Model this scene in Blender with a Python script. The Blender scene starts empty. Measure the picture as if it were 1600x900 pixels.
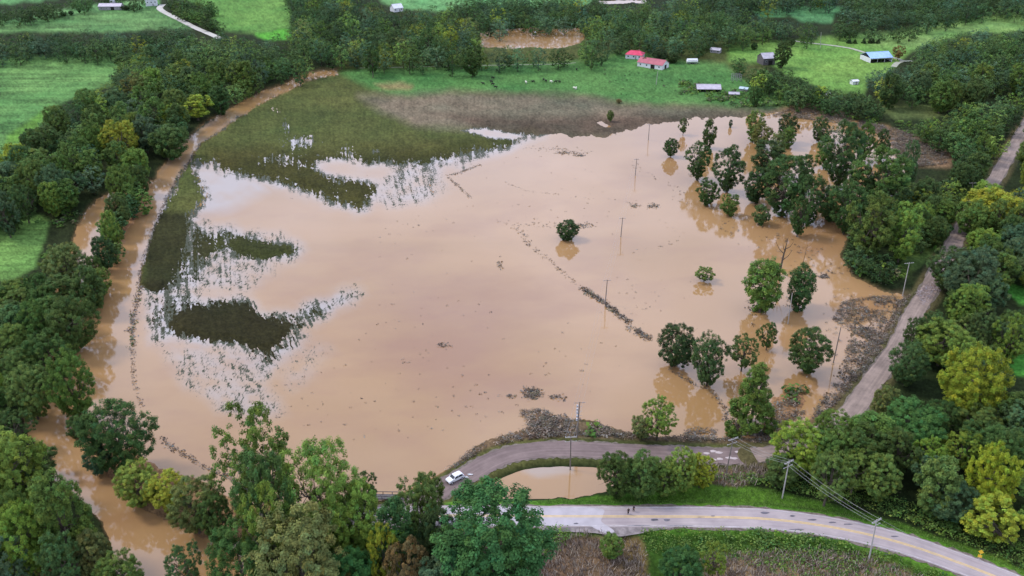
import bpy, bmesh, math, random
import numpy as np
from mathutils import Vector, Matrix

# ------------------------------------------------------------------ camera, sky, sun, exposure
S = bpy.context.scene
C = S.collection
CAM_H = 135.0
PITCH = math.radians(27.0)
FPX = 1400.0
cd = bpy.data.cameras.new("camera")
cam = bpy.data.objects.new("camera", cd); C.objects.link(cam)
cam.location = (0, 0, CAM_H)
cam.rotation_euler = (math.radians(90) - PITCH, 0, 0)
cd.sensor_width = 36.0
cd.lens = 36.0 * FPX / 1600.0
cd.clip_start = 1.0
cd.clip_end = 40000
S.camera = cam

SUN_EL, SUN_AZ = math.radians(50), math.radians(285)     # azimuth clockwise from +Y
w = bpy.data.worlds.new("World"); S.world = w; w.use_nodes = True
nt = w.node_tree; nt.nodes.clear()
def N(t, k, **kw):
    n = t.nodes.new(k)
    for a, b in kw.items(): setattr(n, a, b)
    return n
sky = N(nt, 'ShaderNodeTexSky', sky_type='NISHITA')
sky.sun_disc = False; sky.sun_elevation = SUN_EL; sky.sun_rotation = SUN_AZ
sky.air_density = 1.0; sky.dust_density = 2.5
tc = N(nt, 'ShaderNodeTexCoord'); mp = N(nt, 'ShaderNodeMapping'); mp.inputs['Scale'].default_value = (1.6, 1.6, 4.0)
cl = N(nt, 'ShaderNodeTexNoise'); cl.inputs['Scale'].default_value = 2.2; cl.inputs['Detail'].default_value = 7; cl.inputs['Roughness'].default_value = .6
cr = N(nt, 'ShaderNodeMapRange'); cr.inputs['From Min'].default_value = .3; cr.inputs['From Max'].default_value = .58
cr.inputs['To Min'].default_value = .6; cr.inputs['To Max'].default_value = .97
mx = N(nt, 'ShaderNodeMix', data_type='RGBA')
mx.inputs[7].default_value = (13.8, 15.5, 20.8, 1)         # bright cloud sheet
bg = N(nt, 'ShaderNodeBackground'); bg.inputs['Strength'].default_value = 0.1
ow = N(nt, 'ShaderNodeOutputWorld')
L = nt.links.new
L(tc.outputs['Generated'], mp.inputs['Vector']); L(mp.outputs[0], cl.inputs['Vector'])
L(cl.outputs['Fac'], cr.inputs['Value']); L(cr.outputs[0], mx.inputs[0])
L(sky.outputs[0], mx.inputs[6]); L(mx.outputs[2], bg.inputs['Color']); L(bg.outputs[0], ow.inputs[0])

sd = bpy.data.lights.new("sun", 'SUN'); sd.energy = 2.4; sd.angle = math.radians(12); sd.color = (1.0, .96, .9)
so = bpy.data.objects.new("sun", sd); C.objects.link(so)
dv = Vector((math.sin(SUN_AZ) * math.cos(SUN_EL), math.cos(SUN_AZ) * math.cos(SUN_EL), math.sin(SUN_EL)))
so.rotation_euler = dv.to_track_quat('Z', 'Y').to_euler()
S.view_settings.view_transform = 'Standard'; S.view_settings.look = 'None'
S.view_settings.gamma = 1; S.view_settings.use_curve_mapping = False
S.view_settings.exposure = -0.3
S.render.engine = 'CYCLES'
S.cycles.max_bounces = 6; S.cycles.diffuse_bounces = 1; S.cycles.glossy_bounces = 3; S.cycles.transmission_bounces = 3
S.cycles.use_denoising = True

random.seed(7); rng = np.random.default_rng(7)
CP, SP = math.cos(PITCH), math.sin(PITCH)

# ------------------------------------------------------------------ helpers
def P(x, y, z=0.0):
    """world point at height z seen at photo pixel (x, y)"""
    u = (x - 800.0) / FPX; v = (450.0 - y) / FPX
    d = (u, CP + v * SP, -SP + v * CP)
    t = (CAM_H - z) / -d[2]
    return Vector((d[0] * t, d[1] * t, z))
def Pn(x, y, z=0.0):
    x = np.asarray(x, float); y = np.asarray(y, float)
    u = (x - 800.0) / FPX; v = (450.0 - y) / FPX
    t = (CAM_H - z) / (SP - v * CP)
    return u * t, (CP + v * SP) * t
def proj(X, Y, Z):
    dep = Y * CP - (Z - CAM_H) * SP
    up = Y * SP + (Z - CAM_H) * CP
    return 800 + FPX * X / dep, 450 - FPX * up / dep, dep
def depth(p): return p[1] * CP - (p[2] - CAM_H) * SP
def height_for(p, ytop):
    """height of an upright thing standing at p whose top is seen at pixel row ytop"""
    v = (450.0 - ytop) / FPX
    t = p[1] / (CP + v * SP)
    return CAM_H + t * (-SP + v * CP) - p[2]

def tag(o, label=None, cat=None, group=None, kind=None):
    if label: o['label'] = label
    if cat: o['category'] = cat
    if group: o['group'] = group
    if kind: o['kind'] = kind
    return o
def link(name, me, mats, parent=None, loc=None):
    o = bpy.data.objects.new(name, me); C.objects.link(o)
    if mats is not None:
        for m in (mats if isinstance(mats, (list, tuple)) else [mats]): me.materials.append(m)
    if parent: o.parent = parent
    if loc is not None: o.location = loc
    return o
def empty(name, loc, rz=0.0):
    o = bpy.data.objects.new(name, None); C.objects.link(o)
    o.location = loc; o.rotation_euler = (0, 0, rz); o.empty_display_size = .5
    return o
def copy_tree(o, parent=None):
    c = o.copy(); C.objects.link(c); c.parent = parent
    for ch in [k for k in bpy.data.objects if k.parent is o]: copy_tree(ch, c)
    return c
def arr_mesh(name, V, F, tint=None, smooth=False, mat_idx=None, extra=None):
    V = np.ascontiguousarray(V, dtype=np.float32); F = np.ascontiguousarray(F, dtype=np.int32)
    me = bpy.data.meshes.new(name); k = F.shape[1]
    me.vertices.add(len(V)); me.vertices.foreach_set('co', V.ravel())
    me.loops.add(F.size); me.loops.foreach_set('vertex_index', F.ravel())
    me.polygons.add(len(F)); me.polygons.foreach_set('loop_start', np.arange(0, F.size, k, dtype=np.int32))
    if smooth: me.polygons.foreach_set('use_smooth', np.ones(len(F), dtype=bool))
    if mat_idx is not None: me.polygons.foreach_set('material_index', np.asarray(mat_idx, dtype=np.int32))
    if tint is not None:
        t = np.ones((len(V), 4), np.float32); t[:, :3] = tint
        me.attributes.new('tint', 'FLOAT_COLOR', 'POINT').data.foreach_set('color', t.ravel())
    if extra is not None:
        for nm, a in extra.items():
            me.attributes.new(nm, 'FLOAT', 'POINT').data.foreach_set('value', np.ascontiguousarray(a, dtype=np.float32))
    me.update(calc_edges=True)
    return me

class MB:
    """collects simple solids in one mesh"""
    def __init__(s): s.v = []; s.f = []
    def add(s, vs, fs):
        b = len(s.v); s.v += [tuple(q) for q in vs]; s.f += [tuple(i + b for i in f) for f in fs]
    def box(s, c, d, rz=0.0):
        hx, hy, hz = d[0] / 2, d[1] / 2, d[2] / 2; co, si = math.cos(rz), math.sin(rz)
        vs = [(c[0] + x * co - y * si, c[1] + x * si + y * co, c[2] + z) for z in (-hz, hz) for x, y in ((-hx, -hy), (hx, -hy), (hx, hy), (-hx, hy))]
        s.add(vs, [(3, 2, 1, 0), (4, 5, 6, 7), (0, 1, 5, 4), (1, 2, 6, 5), (2, 3, 7, 6), (3, 0, 4, 7)])
    def tube(s, pts, rs, n=7, cap=True):
        pts = [Vector(p) for p in pts]; rings = []
        for i, p in enumerate(pts):
            t = (pts[min(i + 1, len(pts) - 1)] - pts[max(i - 1, 0)]).normalized()
            a = t.cross(Vector((0, 0, 1)));
            if a.length < .05: a = Vector((1, 0, 0))
            a.normalize(); b = t.cross(a)
            rings.append([p + (a * math.cos(2 * math.pi * k / n) + b * math.sin(2 * math.pi * k / n)) * rs[i] for k in range(n)])
        vs = [q for r in rings for q in r]; fs = []
        for i in range(len(pts) - 1):
            for k in range(n):
                fs.append((i * n + k, i * n + (k + 1) % n, (i + 1) * n + (k + 1) % n, (i + 1) * n + k))
        if cap: fs += [tuple(range(n))[::-1], tuple((len(pts) - 1) * n + k for k in range(n))]
        s.add(vs, fs)
    def build(s, name, mat, parent=None, smooth=False, loc=None):
        me = bpy.data.meshes.new(name); me.from_pydata(s.v, [], s.f)
        if smooth: me.polygons.foreach_set('use_smooth', np.ones(len(s.f), dtype=bool))
        me.update()
        return link(name, me, mat, parent, loc)

def lin(r, g, b):
    f = lambda c: (c / 255 / 12.92) if c <= 10.3 else ((c / 255 + .055) / 1.055) ** 2.4
    return np.array([f(r), f(g), f(b)])

def _h(i, j, s):
    n = (i.astype(np.int64) * 374761393 + j.astype(np.int64) * 668265263 + s * 974711) & 0xffffffff
    n = ((n ^ (n >> 13)) * 1274126177) & 0xffffffff
    return ((n ^ (n >> 16)) & 0xffff) / 65535.0
def vnoise(x, y, s=0):
    """value noise, -1..1"""
    xi = np.floor(x); yi = np.floor(y); fx = x - xi; fy = y - yi
    fx = fx * fx * (3 - 2 * fx); fy = fy * fy * (3 - 2 * fy)
    a = _h(xi, yi, s); b = _h(xi + 1, yi, s); c = _h(xi, yi + 1, s); d = _h(xi + 1, yi + 1, s)
    return ((a * (1 - fx) + b * fx) * (1 - fy) + (c * (1 - fx) + d * fx) * fy) * 2 - 1
def fbm(x, y, s=0, o=4):
    r = 0; a = .55
    for k in range(o): r = r + a * vnoise(x * 2 ** k, y * 2 ** k, s + k * 17); a *= .55
    return r

def inside(poly, x, y):
    x = np.asarray(x, float); y = np.asarray(y, float); c = np.zeros(x.shape, bool); n = len(poly)
    for i in range(n):
        x1, y1 = poly[i]; x2, y2 = poly[(i + 1) % n]
        if y1 == y2: continue
        m = (y1 > y) != (y2 > y)
        c ^= m & (x < (x2 - x1) * (y - y1) / (y2 - y1) + x1)
    return c
def sdf(poly, x, y):
    d = np.full(x.shape, 1e9); n = len(poly)
    for i in range(n):
        x1, y1 = poly[i]; x2, y2 = poly[(i + 1) % n]; dx, dy = x2 - x1, y2 - y1
        t = np.clip(((x - x1) * dx + (y - y1) * dy) / max(dx * dx + dy * dy, 1e-9), 0, 1)
        d = np.minimum(d, (x - x1 - t * dx) ** 2 + (y - y1 - t * dy) ** 2)
    d = np.sqrt(d)
    return np.where(inside(poly, x, y), d, -d)
def smooth_line(pts, n=8, closed=False):
    pts = [np.array(p, float) for p in pts]; out = []; m = len(pts)
    for i in range(m if closed else m - 1):
        if closed: p0, p1, p2, p3 = (pts[(i + k) % m] for k in (-1, 0, 1, 2))
        else: p0, p1, p2, p3 = pts[max(i - 1, 0)], pts[i], pts[i + 1], pts[min(i + 2, m - 1)]
        for k in range(n):
            t = k / n
            out.append(.5 * ((2 * p1) + (-p0 + p2) * t + (2 * p0 - 5 * p1 + 4 * p2 - p3) * t * t + (-p0 + 3 * p1 - 3 * p2 + p3) * t ** 3))
    if not closed: out.append(pts[-1])
    return out

# ------------------------------------------------------------------ materials
def mat(name, col, rough=.8, spec=.25, metal=0.0, noise=0.0, scale=1.0, emit=None):
    m = bpy.data.materials.new(name); m.use_nodes = True; t = m.node_tree; b = t.nodes['Principled BSDF']
    b.inputs['Base Color'].default_value = (*col, 1); b.inputs['Roughness'].default_value = rough
    b.inputs['Specular IOR Level'].default_value = spec; b.inputs['Metallic'].default_value = metal
    if noise:
        g = N(t, 'ShaderNodeNewGeometry'); n = N(t, 'ShaderNodeTexNoise'); n.inputs['Scale'].default_value = scale; n.inputs['Detail'].default_value = 6
        r = N(t, 'ShaderNodeMapRange'); r.inputs['From Min'].default_value = .3; r.inputs['From Max'].default_value = .7
        r.inputs['To Min'].default_value = 1 - noise; r.inputs['To Max'].default_value = 1 + noise
        x = N(t, 'ShaderNodeVectorMath', operation='SCALE'); x.inputs[0].default_value = col
        t.links.new(g.outputs['Position'], n.inputs['Vector']); t.links.new(n.outputs['Fac'], r.inputs['Value'])
        t.links.new(r.outputs[0], x.inputs['Scale']); t.links.new(x.outputs[0], b.inputs['Base Color'])
    return m

def ground_material():
    m = bpy.data.materials.new("ground_cover"); m.use_nodes = True; t = m.node_tree; b = t.nodes['Principled BSDF']
    b.inputs['Roughness'].default_value = .95; b.inputs['Specular IOR Level'].default_value = .1
    a = N(t, 'ShaderNodeAttribute', attribute_name='tint'); g = N(t, 'ShaderNodeNewGeometry')
    n1 = N(t, 'ShaderNodeTexNoise'); n1.inputs['Scale'].default_value = .9; n1.inputs['Detail'].default_value = 8; n1.inputs['Roughness'].default_value = .7
    n2 = N(t, 'ShaderNodeTexNoise'); n2.inputs['Scale'].default_value = .06; n2.inputs['Detail'].default_value = 5
    r1 = N(t, 'ShaderNodeMapRange'); r1.inputs['From Min'].default_value = .3; r1.inputs['From Max'].default_value = .7; r1.inputs['To Min'].default_value = .62; r1.inputs['To Max'].default_value = 1.35
    r2 = N(t, 'ShaderNodeMapRange'); r2.inputs['From Min'].default_value = .3; r2.inputs['From Max'].default_value = .7; r2.inputs['To Min'].default_value = .85; r2.inputs['To Max'].default_value = 1.15
    mu = N(t, 'ShaderNodeMath', operation='MULTIPLY'); x = N(t, 'ShaderNodeVectorMath', operation='SCALE')
    for n in (n1, n2): t.links.new(g.outputs['Position'], n.inputs['Vector'])
    t.links.new(n1.outputs['Fac'], r1.inputs['Value']); t.links.new(n2.outputs['Fac'], r2.inputs['Value'])
    t.links.new(r1.outputs[0], mu.inputs[0]); t.links.new(r2.outputs[0], mu.inputs[1])
    t.links.new(a.outputs['Color'], x.inputs[0]); t.links.new(mu.outputs[0], x.inputs['Scale']); t.links.new(x.outputs[0], b.inputs['Base Color'])
    bp = N(t, 'ShaderNodeBump'); bp.inputs['Strength'].default_value = .6; bp.inputs['Distance'].default_value = .5
    t.links.new(n1.outputs['Fac'], bp.inputs['Height']); t.links.new(bp.outputs[0], b.inputs['Normal'])
    return m

def water_material():
    m = bpy.data.materials.new("muddy_water"); m.use_nodes = True; t = m.node_tree; b = t.nodes['Principled BSDF']
    b.inputs['Roughness'].default_value = .045; b.inputs['IOR'].default_value = 1.8; b.inputs['Specular IOR Level'].default_value = .5
    g = N(t, 'ShaderNodeNewGeometry'); n = N(t, 'ShaderNodeTexNoise'); n.inputs['Scale'].default_value = .011; n.inputs['Detail'].default_value = 4; n.inputs['Distortion'].default_value = .8
    mpn = N(t, 'ShaderNodeMapping'); mpn.inputs['Scale'].default_value = (.6, 1, 1); mpn.inputs['Rotation'].default_value = (0, 0, .5)
    rm = N(t, 'ShaderNodeValToRGB'); rm.color_ramp.elements[0].position = .3; rm.color_ramp.elements[1].position = .7
    rm.color_ramp.elements[0].color = (.325, .185, .072, 1); rm.color_ramp.elements[1].color = (.425, .247, .112, 1)
    w2 = N(t, 'ShaderNodeTexNoise'); w2.inputs['Scale'].default_value = 1.1; w2.inputs['Detail'].default_value = 3
    bp = N(t, 'ShaderNodeBump'); bp.inputs['Strength'].default_value = .05; bp.inputs['Distance'].default_value = .05
    t.links.new(g.outputs['Position'], mpn.inputs['Vector']); t.links.new(mpn.outputs[0], n.inputs['Vector']); t.links.new(n.outputs['Fac'], rm.inputs['Fac'])
    sa = N(t, 'ShaderNodeAttribute', attribute_name='shallow_sheen'); mxs = N(t, 'ShaderNodeMix', data_type='RGBA'); mxs.inputs[7].default_value = (.37, .335, .31, 1)  # pale sky reflection painted into the water's body colour at the fringes
    si = N(t, 'ShaderNodeAttribute', attribute_name='silt'); msi = N(t, 'ShaderNodeMix', data_type='RGBA'); msi.inputs[7].default_value = (.30, .155, .074, 1)
    t.links.new(si.outputs['Fac'], msi.inputs[0]); t.links.new(rm.outputs[0], msi.inputs[6])
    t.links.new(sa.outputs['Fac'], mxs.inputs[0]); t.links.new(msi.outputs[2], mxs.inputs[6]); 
    rd = N(t, 'ShaderNodeAttribute', attribute_name='drowned_grass'); mg = N(t, 'ShaderNodeMapping'); mg.inputs['Scale'].default_value = (1.9, .62, 1)
    ng = N(t, 'ShaderNodeTexNoise'); ng.inputs['Scale'].default_value = 1.0; ng.inputs['Detail'].default_value = 3; ng.inputs['Roughness'].default_value = .75
    sb = N(t, 'ShaderNodeMath', operation='SUBTRACT'); mu = N(t, 'ShaderNodeMath', operation='MULTIPLY'); mu.inputs[1].default_value = 9.0
    th = N(t, 'ShaderNodeMapRange'); th.inputs['From Min'].default_value = 0; th.inputs['From Max'].default_value = 1; th.inputs['To Min'].default_value = .74; th.inputs['To Max'].default_value = .28
    cp = N(t, 'ShaderNodeClamp'); mgx = N(t, 'ShaderNodeMix', data_type='RGBA'); mgx.inputs[7].default_value = (.050, .056, .030, 1)
    t.links.new(g.outputs['Position'], mg.inputs['Vector']); t.links.new(mg.outputs[0], ng.inputs['Vector']); t.links.new(rd.outputs['Fac'], th.inputs['Value'])
    t.links.new(ng.outputs['Fac'], sb.inputs[0]); t.links.new(th.outputs[0], sb.inputs[1]); t.links.new(sb.outputs[0], mu.inputs[0]); t.links.new(mu.outputs[0], cp.inputs['Value'])
    t.links.new(cp.outputs[0], mgx.inputs[0]); t.links.new(mxs.outputs[2], mgx.inputs[6]); t.links.new(mgx.outputs[2], b.inputs['Base Color'])
    rr = N(t, 'ShaderNodeMapRange'); rr.inputs['To Max'].default_value = .6; t.links.new(cp.outputs[0], rr.inputs['Value'])
    nw = N(t, 'ShaderNodeTexNoise'); nw.inputs['Scale'].default_value = .02; nw.inputs['Detail'].default_value = 5; nw.inputs['Distortion'].default_value = 1.2
    rw = N(t, 'ShaderNodeMapRange'); rw.inputs['From Min'].default_value = .4; rw.inputs['From Max'].default_value = .65; rw.inputs['To Min'].default_value = .03; rw.inputs['To Max'].default_value = .10
    t.links.new(mpn.outputs[0], nw.inputs['Vector']); t.links.new(nw.outputs['Fac'], rw.inputs['Value']); t.links.new(rw.outputs[0], rr.inputs['To Min']); t.links.new(rr.outputs[0], b.inputs['Roughness'])
    sr = N(t, 'ShaderNodeMapRange'); sr.inputs['To Min'].default_value = .5; sr.inputs['To Max'].default_value = .1; t.links.new(cp.outputs[0], sr.inputs['Value']); t.links.new(sr.outputs[0], b.inputs['Specular IOR Level'])
    t.links.new(g.outputs['Position'], w2.inputs['Vector']); t.links.new(w2.outputs['Fac'], bp.inputs['Height']); t.links.new(bp.outputs[0], b.inputs['Normal'])
    return m

def leaf_material(name="foliage", trans=.1):
    m = bpy.data.materials.new(name); m.use_nodes = True; t = m.node_tree; b = t.nodes['Principled BSDF']
    b.inputs['Roughness'].default_value = .7; b.inputs['Specular IOR Level'].default_value = .08
    a = N(t, 'ShaderNodeAttribute', attribute_name='tint'); oi = N(t, 'ShaderNodeObjectInfo')
    mu = N(t, 'ShaderNodeVectorMath', operation='MULTIPLY')
    t.links.new(a.outputs['Color'], mu.inputs[0]); t.links.new(oi.outputs['Color'], mu.inputs[1]); t.links.new(mu.outputs[0], b.inputs['Base Color'])
    tr = N(t, 'ShaderNodeBsdfTranslucent'); ms = N(t, 'ShaderNodeMixShader'); ms.inputs[0].default_value = trans
    t.links.new(mu.outputs[0], tr.inputs['Color'])
    o = t.nodes['Material Output']
    t.links.new(b.outputs[0], ms.inputs[1]); t.links.new(tr.outputs[0], ms.inputs[2]); t.links.new(ms.outputs[0], o.inputs['Surface'])
    return m

M_ground = ground_material(); M_water = water_material(); M_leaf = leaf_material()
M_bark = mat('bark', (.11, .09, .07), .9, .1, noise=.3, scale=2)
M_palebark = mat('pale_bark', (.36, .33, .28), .85, .1, noise=.3, scale=1.5)
M_pole = mat('weathered_pole', (.2, .17, .15), .85, .1, noise=.2, scale=3)
M_polepale = mat('pale_pole', (.42, .39, .36), .85, .1)
M_metal = mat('galvanised_metal', (.6, .6, .62), .4, .5, .3)
M_wire = mat('wire', (.35, .35, .36), .5, .5, .3)
M_white = mat('white_paint', (.78, .78, .78), .5, .4, noise=.05, scale=.5)
M_glass = mat('dark_glass', (.02, .025, .03), .08, .6)
M_tyre = mat('rubber', (.025, .025, .025), .8, .2)
M_dark = mat('dark_interior', (.03, .028, .026), .9, .1)

def road_material(name, c1, c2, ruts=False):
    m = bpy.data.materials.new(name); m.use_nodes = True; t = m.node_tree; b = t.nodes['Principled BSDF']
    b.inputs['Roughness'].default_value = .75; b.inputs['Specular IOR Level'].default_value = .25
    g = N(t, 'ShaderNodeNewGeometry'); n1 = N(t, 'ShaderNodeTexNoise'); n1.inputs['Scale'].default_value = .22; n1.inputs['Detail'].default_value = 9; n1.inputs['Roughness'].default_value = .65
    rm = N(t, 'ShaderNodeValToRGB'); rm.color_ramp.elements[0].position = .32; rm.color_ramp.elements[1].position = .68
    rm.color_ramp.elements[0].color = (*c1, 1); rm.color_ramp.elements[1].color = (*c2, 1)
    a = N(t, 'ShaderNodeAttribute', attribute_name='across'); al = N(t, 'ShaderNodeAttribute', attribute_name='along')
    # streaks of wear running along the road, laid out in the road's own length and width
    cb = N(t, 'ShaderNodeCombineXYZ'); sc = N(t, 'ShaderNodeMath', operation='MULTIPLY'); sc.inputs[1].default_value = .06
    sa = N(t, 'ShaderNodeMath', operation='MULTIPLY'); sa.inputs[1].default_value = 1.3
    t.links.new(al.outputs['Fac'], sc.inputs[0]); t.links.new(a.outputs['Fac'], sa.inputs[0])
    t.links.new(sc.outputs[0], cb.inputs[0]); t.links.new(sa.outputs[0], cb.inputs[1])
    n2 = N(t, 'ShaderNodeTexNoise'); n2.inputs['Scale'].default_value = 1.0; n2.inputs['Detail'].default_value = 5
    t.links.new(cb.outputs[0], n2.inputs['Vector'])
    r2 = N(t, 'ShaderNodeMapRange'); r2.inputs['From Min'].default_value = .3; r2.inputs['From Max'].default_value = .7; r2.inputs['To Min'].default_value = .78 if ruts else .88; r2.inputs['To Max'].default_value = 1.2 if ruts else 1.1
    x = N(t, 'ShaderNodeVectorMath', operation='SCALE')
    t.links.new(g.outputs['Position'], n1.inputs['Vector']); t.links.new(n1.outputs['Fac'], rm.inputs['Fac'])
    t.links.new(n2.outputs['Fac'], r2.inputs['Value']); t.links.new(rm.outputs[0], x.inputs[0]); t.links.new(r2.outputs[0], x.inputs['Scale'])
    t.links.new(x.outputs[0], b.inputs['Base Color'])
    return m
M_roadA = road_material('worn_asphalt', (.33, .275, .28), (.43, .36, .35))
M_roadB = road_material('muddy_asphalt', (.15, .108, .10), (.235, .172, .155), True)
M_roadC = road_material('muddy_road', (.20, .15, .125), (.36, .27, .22), True)

# ------------------------------------------------------------------ roads (centre lines)
ZA, ZB, ZC = 1.7, 0.9, 1.1
def world_line(px, z, n=8): return [tuple(P(a, b, z)) for a, b in [tuple(q) for q in smooth_line(px, n)]]
LA = world_line([(500, 815), (560, 809), (700, 805.5), (840, 806.5), (1000, 807), (1100, 807.5), (1200, 811), (1290, 822), (1369, 838), (1430, 855), (1490, 876), (1548, 898), (1600, 920), (1700, 972)], ZA)
LB = world_line([(560, 812), (610, 800), (655, 782), (690, 764), (728, 743), (765, 722), (800, 709), (850, 702), (900, 701.5), (950, 704), (1000, 706), (1050, 708.5), (1100, 711), (1150, 712), (1195, 709)], ZB)
LC = world_line([(1178, 711), (1225, 706), (1270, 688), (1300, 665), (1328, 644), (1368, 590), (1404, 540), (1424, 497), (1450, 455), (1474, 410), (1496, 370), (1522, 325), (1552, 284), (1578, 240), (1602, 200), (1640, 140)], ZC)
ROADS = [(LA, 3.35, ZA), (LB, 3.0, ZB), (LC, 2.7, ZC)]
def road_dist(line, X, Y):
    d = np.full(X.shape, 1e9)
    for (x1, y1, _), (x2, y2, _) in zip(line[:-1], line[1:]):
        dx, dy = x2 - x1, y2 - y1
        t = np.clip(((X - x1) * dx + (Y - y1) * dy) / max(dx * dx + dy * dy, 1e-9), 0, 1)
        d = np.minimum(d, (X - x1 - t * dx) ** 2 + (Y - y1 - t * dy) ** 2)
    return np.sqrt(d)
def strip(name, line, z, half, m, parent=None, off=0.0, kind='structure', jitter=0.0):
    V = []; F = []; ac = []; al = []; s = 0; cols = [-1, -.5, 0, .5, 1]
    for i, p in enumerate(line):
        a = Vector(line[max(i - 1, 0)]); b = Vector(line[min(i + 1, len(line) - 1)]); t = (b - a).normalized(); n = Vector((-t.y, t.x, 0))
        if i: s += (Vector(p) - Vector(line[i - 1])).length
        jl = jitter * (random.random() - .5); jr = jitter * (random.random() - .5)
        for c in cols:
            h = c * half + (jl if c == -1 else jr if c == 1 else 0) + off
            q = Vector(p) + n * h; V.append((q.x, q.y, z - .02 * abs(c))); ac.append(h); al.append(s)
    k = len(cols)
    for i in range(len(line) - 1):
        for j in range(k - 1): F.append((i * k + j, i * k + j + 1, (i + 1) * k + j + 1, (i + 1) * k + j))
    F = [f[::-1] for f in F]
    me = arr_mesh(name, np.array(V), np.array(F), extra={'across': ac, 'along': al}, smooth=True)
    o = link(name, me, m, parent)
    if parent is None: tag(o, kind=kind)
    return o

# ------------------------------------------------------------------ land and water outlines (photo pixels, on the ground)
W_ALL = [(527, 108), (560, 118), (640, 175), (800, 185), (1000, 182), (1160, 178), (1240, 174), (1300, 182), (1390, 200), (1402, 225), (1420, 255), (1405, 300), (1370, 345),
         (1325, 372), (1312, 400), (1335, 432), (1375, 452), (1415, 462), (1426, 470), (1398, 517), (1352, 585), (1302, 642), (1262, 667), (1235, 683), (1190, 686), (1150, 684), (1100, 683), (1040, 684), (1000, 680),
         (960, 668), (910, 655), (850, 652), (822, 668), (780, 681), (740, 700), (704, 733), (680, 752), (650, 764), (625, 774), (605, 800), (575, 800), (560, 778), (480, 792), (400, 846), (395, 900), (400, 1000),
         (160, 1000), (183, 900), (172, 850), (160, 815), (130, 785), (86, 755), (82, 712), (46, 680), (38, 650), (68, 610), (72, 560), (92, 525), (68, 490), (88, 440), (108, 400), (122, 350), (138, 325),
         (175, 300), (205, 290), (240, 282), (262, 250), (287, 221), (325, 188), (350, 173), (397, 150), (455, 125), (500, 110)]
FIELD = [(528, 113), (470, 131), (400, 166), (345, 204), (315, 223), (298, 249), (281, 275), (268, 296), (254, 325), (241, 357), (234, 380), (223, 415), (219, 446), (236, 456), (262, 450), (283, 420), (290, 395), (293, 375), (298, 355), (292, 342), (302, 330),
         (325, 307), (312, 285), (303, 268), (308, 256), (335, 251), (347, 268), (400, 277), (420, 279), (467, 297), (505, 312), (550, 325), (565, 327), (572, 317), (590, 295), (575, 285), (545, 277), (520, 270), (497, 262),
         (502, 253), (530, 250), (560, 254), (612, 254), (655, 258), (687, 249), (725, 240), (760, 234), (797, 226), (812, 216), (830, 210), (870, 211), (905, 213), (940, 214), (960, 210), (990, 201), (1012, 194),
         (1055, 188), (1100, 185), (1160, 182), (1200, 170), (1200, 60), (528, 60)]
ISLES = [([(357, 367), (400, 375), (445, 379), (467, 387), (450, 400), (412, 406), (390, 401), (370, 400), (357, 385)], 9, 1),
         ([(300, 372), (345, 362), (352, 385), (330, 400), (300, 412)], 14, .45),
         ([(262, 505), (280, 480), (337, 473), (387, 470), (402, 490), (437, 496), (458, 500), (452, 522), (430, 545), (410, 553), (375, 538), (325, 533), (275, 527)], 12, 1)]
SPECK = [([(227, 455), (300, 452), (305, 480), (262, 500), (272, 533), (233, 533)], -.02), ([(285, 345), (350, 360), (356, 388), (330, 412), (322, 440), (280, 452), (262, 452)], .1), ([(400, 490), (440, 486), (512, 470), (545, 450), (562, 450), (560, 466), (515, 492), (480, 522), (440, 570), (400, 572), (380, 540)], .0),
         ([(240, 540), (340, 536), (450, 555), (420, 600), (450, 650), (400, 668), (330, 640), (280, 600)], -.42), ([(232, 430), (300, 400), (360, 395), (425, 425), (380, 462), (300, 462), (232, 460)], -.36),
         ([(300, 345), (360, 350), (470, 370), (480, 395), (450, 420), (350, 420), (290, 410)], -.34), ([(575, 290), (620, 262), (680, 262), (700, 290), (690, 315), (620, 330), (580, 325)], -.38),
         ([(620, 258), (690, 250), (770, 236), (760, 250), (690, 268), (630, 272)], -.22), ([(440, 560), (500, 520), (540, 540), (500, 590), (440, 620)], -.58),
         ([(820, 238), (930, 226), (940, 234), (880, 246), (830, 246)], -.5)]
POND = [(768, 752), (782, 738), (805, 727), (850, 722), (900, 720), (945, 720), (965, 740), (958, 765), (940, 771), (900, 777), (862, 779), (820, 783), (785, 780)]
CARVE = [(POND, 3), ([(718, 204), (760, 200), (800, 207), (828, 212), (800, 218), (760, 214), (735, 209)], 4), ([(930, 192), (940, 190), (956, 199), (945, 200)], 2),
         ([(748, 52), (780, 46), (850, 43), (905, 44), (915, 56), (905, 68), (880, 74), (800, 76), (752, 72)], 3), ([(930, 1), (1010, 0), (1012, 5), (940, 6)], 2),
         ([(560, 785), (640, 790), (628, 845), (565, 845)], 4), ([(1378, 562), (1398, 560), (1392, 592), (1370, 612), (1345, 655), (1338, 650), (1362, 605)], 2),
         ([(1468, 392), (1500, 352), (1512, 352), (1480, 400)], 1.5)]
BANKS = [([(205, 292), (240, 286), (226, 318), (196, 360), (180, 420), (162, 452), (148, 470), (134, 450), (150, 400), (160, 350), (180, 315)], 4, .5),
         ([(172, 700), (205, 700), (240, 725), (300, 748), (368, 780), (480, 800), (420, 840), (340, 852), (290, 828), (230, 800), (190, 775), (168, 740)], 5, .6),
         ([(1325, 372), (1340, 340), (1365, 330), (1400, 330), (1400, 420), (1340, 425), (1312, 400)], 5, .7),
         ([(1335, 482), (1398, 466), (1424, 470), (1398, 515), (1350, 588), (1300, 642), (1285, 630), (1318, 560), (1322, 520)], 10, -.12),
         ([(1205, 620), (1245, 610), (1262, 628), (1240, 655), (1222, 683), (1185, 683), (1200, 650)], 6, .35)]

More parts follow.
